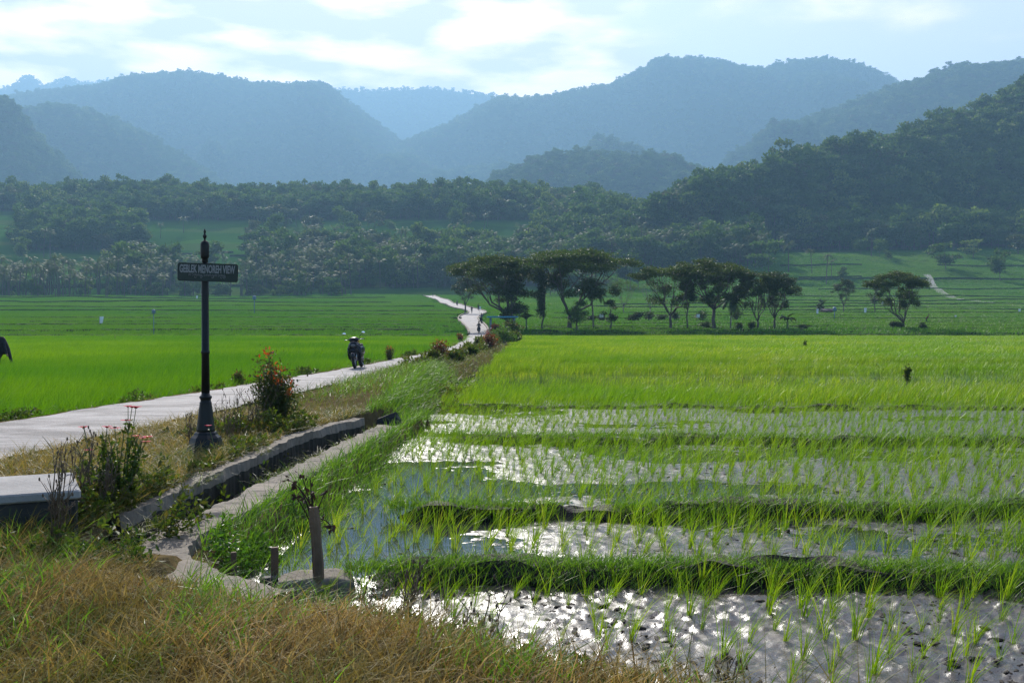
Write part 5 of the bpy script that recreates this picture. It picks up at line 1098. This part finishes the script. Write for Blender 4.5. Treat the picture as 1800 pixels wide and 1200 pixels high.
# ------------------------------------------------------------------ scooter
def wheel(mb_t, mb_r, c, r, w_, axis_y=0.0):
    th = np.linspace(0, 2 * math.pi, 25); P = [(c[0], c[1] + (r - w_ * .5) * math.cos(t), c[2] + (r - w_ * .5) * math.sin(t)) for t in th]; mb_t.tube(P, w_ * .5, 8, cap=False)
    P = [(c[0], c[1] + (r - w_) * math.cos(t), c[2] + (r - w_) * math.sin(t)) for t in th]; mb_r.tube(P, .014, 6, cap=False)
    for k in range(5):
        a = k * 2 * math.pi / 5; mb_r.tube([c, (c[0], c[1] + (r - w_) * math.cos(a), c[2] + (r - w_) * math.sin(a))], .014, 5)
    mb_r.tube([(c[0] - .06, c[1], c[2]), (c[0] + .06, c[1], c[2])], .03, 8)
def scooter(label, loc, rz, lean=0.0, group=None, mirrors=True, body_mat=None, full=True):
    """Faces -Y; x across, origin on the ground under the middle."""
    root = thing('motor_scooter', label, 'motor scooter', loc, rz, group); root.rotation_euler = (0, lean, rz); bm_ = body_mat or GLOSSBLACK
    t, r_ = MB(), MB(); wheel(t, r_, (0, -.62, .275), .275, .10); fw = t.build('wheel', RUBBER, root); r_.build('rim', STEEL, fw)
    t, r_ = MB(), MB(); wheel(t, r_, (0, .60, .275), .275, .12); rw = t.build('wheel', RUBBER, root); r_.build('rim', STEEL, rw)
    m = MB(); m.ell((0, -.63, .43), (.085, .30, .16), .8, 16, 9); V = m.V[0]; V[:, 2] = np.maximum(V[:, 2], .40 - .25 * np.abs(V[:, 1] + .63)); m.build('mudguard', bm_, root)
    m = MB()
    for s in (-1, 1): m.tube([(s * .085, -.62, .28), (s * .075, -.52, .62)], .022, 8)
    m.build('fork', STEEL, root)
    m = MB(); m.ell((0, -.44, .66), (.20, .14, .30), .75, 18, 11); m.ell((0, -.50, .78), (.155, .12, .17), .8, 16, 9); m.ell((-.19, -.40, .55), (.06, .12, .24), .8, 12, 8); m.ell((.19, -.40, .55), (.06, .12, .24), .8, 12, 8); m.ell((0, -.55, .55), (.10, .08, .20), .8, 12, 8); m.build('front_fairing', bm_, root)
    m = MB(); m.ell((0, -.31, .58), (.235, .05, .34), .7, 16, 9); m.build('leg_shield', BLACKPLASTIC, root)
    m = MB(); m.box((0, -.05, .30), (.19, .32, .05), bev=.03); m.build('footboard', BLACKPLASTIC, root)
    m = MB(); m.ell((0, .42, .60), (.175, .50, .19), .7, 18, 11); m.ell((0, .30, .45), (.16, .30, .18), .7, 14, 9); m.build('rear_body', bm_, root)
    m = MB(); m.ell((0, .36, .79), (.135, .44, .06), .65, 18, 9); m.build('seat', RUBBER, root)
    m = MB(); m.ell((0, -.36, 1.00), (.17, .13, .085), .75, 16, 9); m.ell((0, -.42, .97), (.13, .09, .06), .8, 12, 8); m.build('handlebar_cover', BLACKPLASTIC, root)
    for s in (-1, 1):
        hb = MB(); hb.tube([(s * .14, -.34, 1.00), (s * .26, -.30, 1.015), (s * .35, -.26, 1.0)], [.017, .018, .018], 8); h_ = hb.build('handlebar', RUBBER, root)
        lv = MB(); lv.tube([(s * .19, -.40, .995), (s * .27, -.38, 1.01), (s * .34, -.33, .995)], .008, 6); lv.build('brake_lever', STEEL, h_)
        if mirrors:
            st = MB(); st.tube([(s * .17, -.33, 1.02), (s * .22, -.31, 1.13), (s * .31, -.30, 1.20)], .007, 6); mr = st.build('mirror', BLACKPLASTIC, root)
            g = MB(); g.ell((s * .335, -.30, 1.225), (.062, .012, .042), .8, 14, 8); g.build('mirror_glass', MIRROR, mr)
        ind = MB(); ind.ell((s * .135, -.56, .83), (.04, .03, .028), .8, 10, 7); ind.build('turn_signal', GLASSLAMP, root)
    m = MB(); m.ell((0, -.605, .80), (.085, .03, .05), .8, 14, 8); m.build('headlight', GLASSLAMP, root)
    m = MB(); m.box((0, -.665, .62), (.10, .004, .05), bev=.003, rx=-.12); m.build('number_plate', BLACKPLASTIC, root)
    m = MB(); m.ell((0, .90, .66), (.09, .03, .05), .8, 10, 7); m.build('tail_light', CLOTH_RED, root)
    m = MB(); m.tube([(-.13, .20, .27), (-.15, .55, .31), (-.15, .85, .38)], [.03, .05, .05], 8); m.build('exhaust', RUBBER, root)
    m = MB(); m.tube([(.10, .05, .26), (.24, -.02, .02)], .014, 6); m.build('side_stand', STEEL, root)
    m = MB(); m.ell((.10, -.12, .93), (.06, .05, .06), .8, 10, 7); m.build('hanging_pouch', AMBER, root)
    return root
scx, scy = at(630, 646, .34)
scooter('black motor scooter parked at the left edge of the road', (scx, scy, .335), R(-2), R(-5))
# riders and walkers far down the road
def rider_pair(label, Y, t, colors, n=1, face=-1, group='scooters on the far road'):
    x, y, z = road_point(Y, t); rz = 0 if face < 0 else math.pi
    sc = scooter(label[0], (x, y, z), rz, 0, group, mirrors=False)
    for i in range(n):
        yy_ = .12 + .42 * i; s = -1
        pose = dict(pelvis=(0, yy_ + .05, .88), chest=(0, yy_ - .02, 1.24), neck=(0, yy_ - .05, 1.40), head=(0, yy_ - .07, 1.57), l_elbow=(-.27, yy_ - .18, 1.10), r_elbow=(.27, yy_ - .18, 1.10), l_hand=(-.27, yy_ - .38, 1.02), r_hand=(.27, yy_ - .38, 1.02), l_knee=(-.19, yy_ - .36, .72), r_knee=(.19, yy_ - .36, .72), l_foot=(-.17, yy_ - .25, .34), r_foot=(.17, yy_ - .25, .34))
        make_person(label[1 + i], (x, y, z), rz, pose, colors[i], CLOTH_DARK, None, group='people out on the far road')
rider_pair(['dark scooter carrying two people, nearest on the far road', 'person in front on the scooter carrying two people', 'person at the back on the scooter carrying two people'], 141, .50, [CLOTH_DARK, CLOTH_NAVY], 2)
rider_pair(['scooter at the right edge of the road by the shelter', 'person in blue riding the scooter by the shelter'], 168, .96, [CLOTH_BLUE])
rider_pair(['small scooter on the far bend left of the roadside tree', 'person riding the small scooter left of the roadside tree'], 300, .55, [CLOTH_NAVY])
rider_pair(['scooter at the bend just below the roadside tree', 'person riding the scooter just below the roadside tree'], 262, .75, [CLOTH_DARK], face=1)
x, y, z = road_point(235, .25); make_person('person in dark clothes walking where the road bends', (x, y, z), R(20), stand(.02, .24), CLOTH_DARK, CLOTH_DARK, group='people out on the far road')
x, y, z = road_point(430, .5); make_person('tiny person walking at the farthest end of the road', (x, y, z), 0, stand(.02, .2), CLOTH_DARK, CLOTH_GREY, group='people out on the far road')
x, y, z = hit(1628, 570, 100); make_person('person in dark red bending in the field right of the lone tree', (x, y, z), R(60), stand(.30, .2), CLOTH_RED, CLOTH_DARK)
# ------------------------------------------------------------------ shelter, hut, field lamps, flags, marker stakes
sh = thing('roadside_shelter', 'open roadside shelter with flat blue roof on grey blue posts', 'shelter', (tx(883, 140), 140, float(H(tx(883, 140), 140)) - .02), R(4))
for a in (-1.65, 1.65):
    for b in (-1.0, 1.0): m = MB(); m.box((a, b, 1.2), (.13 if a > 0 else .10, .10, 1.22), bev=.015); m.build('pillar', BLUEPAINT, sh, smooth=False)
m = MB(); m.box((0, 0, 2.50), (2.15, 1.45, .10), bev=.02); m.build('roof', BLUEROOF, sh, smooth=False)
m = MB(); m.box((.55, .9, .45), (1.0, .05, .42), bev=.02); m.build('back_panel', BLUEPAINT, sh, smooth=False)
m = MB(); m.box((0, .55, .42), (1.5, .25, .04), bev=.01); m.box((-1.2, .55, .2), (.06, .2, .22)); m.box((1.2, .55, .2), (.06, .2, .22)); m.build('bench', OLDWOOD, sh, smooth=False)
hx, hy, hz = hit(1453, 552, 100); hut = thing('field_hut', 'tiny dark field hut among the green terraces', 'hut', (hx, hy, hz - .1), .1); sc_ = hy / F
m = MB(); m.box((0, 0, sc_ * 3.2), (sc_ * 8, 1.1, sc_ * 4), bev=.03); m.build('wall', OLDWOOD, hut, smooth=False)
m = MB(); w_ = sc_ * 9.5; V = [(-w_, -1.4, sc_ * 6.8), (w_, -1.4, sc_ * 6.8), (w_, 1.4, sc_ * 6.8), (-w_, 1.4, sc_ * 6.8), (-w_, 0, sc_ * 10.5), (w_, 0, sc_ * 10.5)]; m.add(V, [(0, 1, 5, 4), (2, 3, 4, 5), (3, 2, 1, 0)], [(0, 4, 3), (1, 2, 5)]); m.build('roof', ROOFTILE, hut, smooth=False)
m = MB(); m.box((-.2, -1.115, sc_ * 2.8), (.32, .02, sc_ * 2.8), bev=.004); m.build('door', CLOTH_DARK, hut, smooth=False)
round_tree('field_tree', 'small bushy tree rising behind the tiny field hut', hx - sc_ * 4, hy + 2.5, sc_ * 26, sc_ * 20, 21, G1, 900, trunk=.2, leaf=.3)
def field_lamp(u, v0, v1, Y, label):
    x, _, zt = atY(u, v0, Y); g = float(H(x, Y)); h = zt - g; s_ = Y / F; root = thing('field_lamp', label, 'field lamp', (x, Y, g - .1), 0, 'lamp posts standing in the fields')
    m = MB(); m.tube([(0, 0, 0), (0, 0, h - s_ * 7)], s_ * .75, 8); m.build('pole', BLUEPAINT, root)
    m = MB(); m.lathe([(s_ * 2.0, -s_ * 8), (s_ * 3.4, -s_ * 7), (s_ * 3.4, -s_ * 2), (s_ * 2.4, -s_ * 1.2), (s_ * .5, 0)], c=(0, 0, h + .1), sides=8); m.build('lamp_head', BLUEPAINT, root, smooth=False)
field_lamp(270, 543, 583, 122, 'lamp post in the left field, closest to the black sign post'); field_lamp(447, 519, 543, 225, 'lamp post far behind the left fields, right of the sign post'); field_lamp(1467, 539, 566, 190, 'lamp post beside the tiny field hut'); field_lamp(1205, 506, 520, 420, 'faint lamp post far behind the flat topped trees')
def flag(u, v, Y, wpx, hpx, label, seed):
    r = np.random.default_rng(seed); s_ = Y / F; x, _, zc = atY(u, v, Y); g = float(H(x, Y)); zc = max(zc, g + hpx * s_ * .5 + .4); root = thing('white_flag', label, 'flag', (x, Y, g), 0, 'white plastic flags that scare birds off the rice')
    m = MB(); m.tube([(-wpx * s_ * .5, 0, -.1), (-wpx * s_ * .5, 0, zc - g + hpx * s_ * .6)], .025, 6); m.build('stake', OLDWOOD, root)
    a, b = np.meshgrid(np.linspace(0, 1, 7), np.linspace(0, 1, 8)); X = (a - .5) * wpx * s_ + (b - .5) * wpx * s_ * .15; Z = zc - g + (b - .5) * hpx * s_; Yv = .12 * np.sin(a * 5 + b * 3 + seed) * a
    V = np.concatenate([np.stack([X, Yv, Z], -1).reshape(-1, 3), np.stack([X, Yv + .012, Z], -1).reshape(-1, 3)]); q = [(i * 7 + j, i * 7 + j + 1, (i + 1) * 7 + j + 1, (i + 1) * 7 + j) for i in range(7) for j in range(6)]; q += [(d + 56, c + 56, b_ + 56, a_ + 56) for a_, b_, c, d in q]
    link('sheet', mesh_from('sheet', V, [np.array(q)], WHITE, smooth=True), root)
for i, (u, v, Y, w_, h_, lb) in enumerate([(178, 562, 150, 6.5, 12, 'white flag in the left field, largest of the white flags'), (346, 522, 330, 3, 5, 'small white flag just left of the sign post'), (1437, 547, 215, 4, 8, 'white flag left of the tiny field hut'), (1521, 545, 220, 4.5, 8, 'white flag between the tiny hut and the small upright tree'), (1552, 532, 260, 4, 6, 'white flag just right of the small upright tree'), (1792, 545, 215, 4, 5, 'white flag at the far right edge of the fields'), (1057, 555, 165, 7, 6, 'white flag between the coconut palm and the small round tree'), (1227, 555, 178, 6, 6, 'white flag behind the slender tree'), (844, 541, 200, 3, 5, 'white flag just right of the walking person on the bend'), (1680, 557, 200, 4, 2.5, 'low white scrap in the field right of the lone tree')]): flag(u, v, Y, w_, h_, lb, i)
def stake(u, v0, Y, h, label, mat=OLDWOOD):
    x, _, z = atY(u, v0, Y); g = float(H(x, Y)); m = MB(); m.tube([(0, 0, -.1), (.02, 0, z - g)], [.03, .02], 6); o = m.build('field_stake', mat, loc=(x, Y, g)); tag(o, label, 'stake', 'thin stakes standing in the rice')
stake(1717, 606, 75, .5, 'short straight stake in the right field'); stake(1733, 598, 80, .6, 'thin stake topped by a scrap, right of the short straight stake'); stake(202, 588, 95, .8, 'thin stake at the back of the left field')
# dark weed clumps standing up in the rice
for u, v, Y, w_, h, lb in ((1595, 690, 31, .22, .55, 'tall dark weed clump standing alone in the right field'), (1415, 618, 72, .35, .75, 'dark tuft near the back of the right field')):
    x, _, z = atY(u, v, Y); bush('weed_clump', lb, x, Y, w_, h + .15, int(u), WEED, 260, .09)
# ------------------------------------------------------------------ shrubs along the road
def upright_shrub(name, label, x, y, h, w_, seed, mats, tips=None, n=1500, leaf=.06, stemh=.25, group=None, shape='oval'):
    r = np.random.default_rng(seed); root = thing(name, label, 'shrub', (x, y, float(H(x, y)) - .03), 0, group); sb = MB(); C, Tp = [], []
    for k in range(16):
        a = r.uniform(0, 6.28); d = w_ * .42 * math.sqrt(r.random()); top = h * r.uniform(.62, 1.0) * (1 - .35 * (d / (w_ * .42)) ** 2); b0 = np.array([math.cos(a) * d * .25, math.sin(a) * d * .25, 0]); e = np.array([math.cos(a) * d, math.sin(a) * d, top])
        P = limb(sb, b0, e, .010 * h + .004, .004, r, .08, 5, 4); t = r.uniform(.25 if stemh < .3 else .45, 1.0, n // 16); p = np.stack([np.interp(t, np.linspace(0, 1, 5), P[:, j]) for j in range(3)], 1)
        wv = w_ * .11 * (1 if shape == 'oval' else .8); p = p + r.normal(0, 1, p.shape) * [wv, wv, wv * .8]; C.append(p)
        if tips: 
            m_ = int(tips * (1 if r.random() < .65 else .2)); Tp.append(e + r.normal(0, 1, (m_, 3)) * [w_ * .05, w_ * .05, h * .035] + [0, 0, .01])
    C = np.concatenate(C); C[:, 2] = np.maximum(C[:, 2], stemh * h * .4 * r.random(len(C))); V, q = leaves(r, C, leaf * r.uniform(.6, 1.25, len(C)), .45, up=.5); sb.build('stems', BARK, root); lm = MB(); lm.add(V, q)
    if tips: T_ = np.concatenate(Tp); V, q = leaves(r, T_, leaf * 1.05 * r.uniform(.6, 1.2, len(T_)), .42, up=1.0); lm.add(V, q, m=1)
    lm.build('leaves', mats, root, smooth=False)
    return root
x, y = at(484, 742, .38); upright_shrub('red_tip_shrub', 'shrub with bright red and orange new leaves, nearest the sign post', x, y, 1.22, .86, 5, [SHRUBLEAF, REDLEAF], tips=24, n=3600, leaf=.066)
GS = 'clipped shrubs planted along the road'
x, y = at(418, 672, .31); upright_shrub('clipped_shrub', 'small dark shrub on the left road edge, nearest of the clipped shrubs', x, y, .56, .36, 6, [SHRUBLEAF, REDLEAF], tips=4, n=1600, leaf=.06, group=GS)
x, y = at(685, 633, .31); upright_shrub('clipped_shrub', 'vase shaped clipped shrub just right of the parked scooter', x, y, .78, .46, 7, [SHRUBLEAF, REDLEAF], tips=5, n=700, leaf=.07, group=GS)
x, y = at(773, 640, .34); upright_shrub('clipped_shrub', 'egg shaped maroon shrub on the right edge of the road', x, y, 1.12, .72, 8, [MAROON, REDLEAF], tips=8, n=1700, leaf=.08, group=GS)
x, y = tx(861, 60), 60; upright_shrub('clipped_shrub', 'pointed dark maroon shrub further along the right edge', x, y, 1.25, .95, 9, [MAROON, REDLEAF], tips=5, n=1400, leaf=.10, group=GS)
x, y = tx(808, 86), 86; upright_shrub('clipped_shrub', 'small brownish shrub at the left edge where the road narrows', x, y, .85, .7, 10, [MAROON, REDLEAF], tips=5, n=600, leaf=.11, group=GS)
GV = 'bushes along the right verge of the road'
for i, (u, v, Y, w_, h, lb, mt) in enumerate([(886, 0, 78, 2.6, 1.5, 'round pale green bush at the front right end of the verge', PALELEAF), (898, 0, 105, 3.2, 2.2, 'broad dark bush before the shelter', WEED), (872, 0, 112, 1.8, 1.7, 'brownish bush left of the broad dark bush before the shelter', MAROON), (846, 0, 70, 1.3, .7, 'low bush hugging the road edge behind the pointed shrub', WEED), (905, 0, 88, 1.8, 1.3, 'loose grey green bush at the corner of the right field', WEED), (830, 0, 47, 1.0, .6, 'low leafy bush halfway along the verge', WEED), (800, 0, 39, .8, .55, 'low bush right of the egg shaped maroon shrub', WEED), (762, 0, 33, .8, .6, 'dark weedy bush where the verge meets the young rice', WEED)]):
    x = tx(u, Y); bush('verge_bush', lb, x, Y, w_, h, 120 + i, mt, 900, .09 * np.interp(Y, [30, 110], [1, 2.6]), GV)
# ------------------------------------------------------------------ zinnias, dry stalks, withered sapling
def flower(mb_p, mb_c, c, r, tilt, rng_):
    n = 13; a0 = rng_.uniform(0, 6.28)
    for k in range(n):
        a = a0 + k * 2 * math.pi / n; d = np.array([math.cos(a), math.sin(a), .12 + tilt]); s_ = np.array([-math.sin(a), math.cos(a), 0]) * r * .26
        p0, p1, p2 = c, c + d * r * .6, c + d * r + np.array([0, 0, -.1 * r]); mb_p.add([p0 - s_ * .3, p0 + s_ * .3, p1 + s_, p2 + s_ * .55, p2 - s_ * .55, p1 - s_], [(0, 1, 2, 5), (5, 2, 3, 4)])
    mb_c.ell(c + np.array([0, 0, r * .12]), (r * .3, r * .3, r * .2), 1, 9, 6)
def zinnia(label, bx_, by_, heads, seed, nl, extra=6, hgt=.6, group='pink flowering plants beside the concrete box'):
    r = np.random.default_rng(seed); g = float(H(bx_, by_)); root = thing('zinnia_plant', label, 'flowering plant', (bx_, by_, g - .02), 0, group); st = MB(); LC = []
    for hd in list(heads) + [None] * extra:
        b = np.array([r.uniform(-.05, .05), r.uniform(-.05, .05), 0])
        if hd is not None:
            hx_, hy_, hz_ = atY(hd[0], hd[1], by_ + r.uniform(-.12, .12)); e = np.array([hx_ - bx_, hy_ - by_, hz_ - g])
        else:
            a = r.uniform(0, 6.28); e = np.array([math.cos(a) * .17, math.sin(a) * .14, hgt * r.uniform(.55, 1.0)])
        mid = (b + e) / 2 + np.array([r.normal(0, .03), r.normal(0, .03), .03]); t = np.linspace(0, 1, 7)[:, None]; P = (1 - t) ** 2 * b + 2 * t * (1 - t) * mid + t * t * e; st.tube(P, np.linspace(.0055, .003, 7), 5)
        k = nl; tt = r.uniform(.15, .93 if hd is None else .86, k); c = np.stack([np.interp(tt, t[:, 0], P[:, j]) for j in range(3)], 1); LC.append(c + r.normal(0, .016, c.shape))
        if hd is not None:
            pm, cm_ = MB(), MB(); flower(pm, cm_, e, hd[2] * 1.45, r.uniform(-.05, .35), r); fl_ = pm.build('flower', PETAL, root, smooth=False); cm_.build('flower_centre', AMBER if r.random() < .3 else MAROON, fl_)
    st.build('stems', GSTEM, root); C = np.concatenate(LC); V, q = leaves(r, C, .068 * r.uniform(.5, 1.3, len(C)), .42, up=.15); link('leaves', mesh_from('leaves', V, [q], WEED), root)
zinnia('flowering plant with the tallest pink blooms, rightmost of the group', tx(213, 8.5), 8.5, [(222, 735, .034), (232, 712, .03), (239, 713, .036), (225, 711, .028), (202, 748, .036), (251, 766, .026), (240, 763, .026), (259, 765, .032), (256, 774, .03), (195, 776, .02)], 3, 26, 12, .66)
zinnia('flowering plant with one single tall pink bloom on the left', tx(165, 8.35), 8.35, [(147, 748, .032), (188, 747, .03), (156, 786, .026)], 4, 26, 11, .62)
zinnia('flowering plant with small pink bloom in front of the sign post base', tx(372, 11.4), 11.4, [(366, 746, .03)], 5, 5, 2, .2, None)
def dry_stalks(label, x, y, h, seed, n=12, spread=.18, mat=STALK, buds=True):
    r = np.random.default_rng(seed); m = MB(); g = float(H(x, y))
    for k in range(n):
        a = r.uniform(0, 6.28); d = spread * r.random(); e = np.array([math.cos(a) * d + .05, math.sin(a) * d, h * r.uniform(.55, 1.0)]); b = np.array([math.cos(a) * d * .2, math.sin(a) * d * .2, 0]); P = limb(m, b, e, .005, .0022, r, .10, 6, 5)
        for j in range(5):
            p = P[int(r.integers(2, 6))]; f = p + np.array([r.normal(0, .035), r.normal(0, .035), r.uniform(.04, .12)]); m.tube([p, (p + f) / 2 + [0, 0, .005], f], [.0028, .0024, .0016], 4)
            if buds and r.random() < .5: m.ell(f, (.007, .007, .014), 1, 6, 5)
    o = m.build('dry_stalks', mat, smooth=True, loc=(x, y, g - .03)); return tag(o, label, 'dry plant', 'dry brown stalks of dead plants')
dry_stalks('tall dry brown stalks in front of the corner of the concrete box', tx(96, 6.75), 6.75, .78, 3, 16, .13)
dry_stalks('dry stalks standing between the concrete box and the pink flowers', tx(130, 7.6), 7.6, .72, 4, 14, .2)
dry_stalks('dry stalks under the left pink flowering plant', tx(180, 8.1), 8.1, .55, 5, 14, .22)
dry_stalks('dark dry stalks right of the sign post base', tx(402, 13.0), 13.0, .75, 6, 16, .35)
dry_stalks('dry stalks rising before the red tipped shrub', tx(440, 14.0), 14.0, .72, 7, 14, .35)
dry_stalks('dry stalks at the foot of the sign post on the road side', tx(335, 12.6), 12.6, .45, 8, 12, .3)
dry_stalks('thin dry stalks on the near bank below the wooden post', tx(700, 5.5), 5.5, .42, 9, 8, .3)
dry_stalks('brown seed spikes at the edge of the nearest mud', tx(830, 5.35), 5.35, .40, 10, 7, .22)
dry_stalks('dark withered plant standing in the nearest mud', tx(1255, 4.95), 4.95, .26, 11, 8, .09)
px, py = at(552, 1014, .13); py += .06
r = np.random.default_rng(8); wp = thing('withered_sapling', 'dead sapling with shrivelled dark leaves behind the weathered post', 'dead plant', (px, py, .10), 0); sb = MB(); LC = []
for u, v in ((508, 843), (530, 835), (545, 838), (520, 850), (549, 868), (575, 860), (562, 900), (583, 925), (515, 868), (536, 880)):
    hx_, hy_, hz_ = atY(u, v, py + r.uniform(-.06, .06)); e = np.array([hx_ - px, hy_ - py, hz_ - .10]); b = np.array([-.02, 0, .42 + r.uniform(-.1, .08)]); mid = (b + e) / 2 + [0, 0, .06]; t = np.linspace(0, 1, 6)[:, None]; P = (1 - t) ** 2 * b + 2 * t * (1 - t) * mid + t * t * e; sb.tube(P, np.linspace(.006, .003, 6), 5)
    LC.append(np.repeat(e[None], 5, 0) + r.normal(0, .012, (5, 3)))
sb.tube([(0.0, 0, 0), (-.012, 0, .25), (-.035, 0, .52)], [.02, .017, .010], 7); sb.build('stem', DEADLEAF, wp); C = np.concatenate(LC); V, q = leaves(r, C, .058 * r.uniform(.5, 1.2, len(C)), .5, up=-1.3); link('leaves', mesh_from('leaves', V, [q], DEADLEAF), wp)
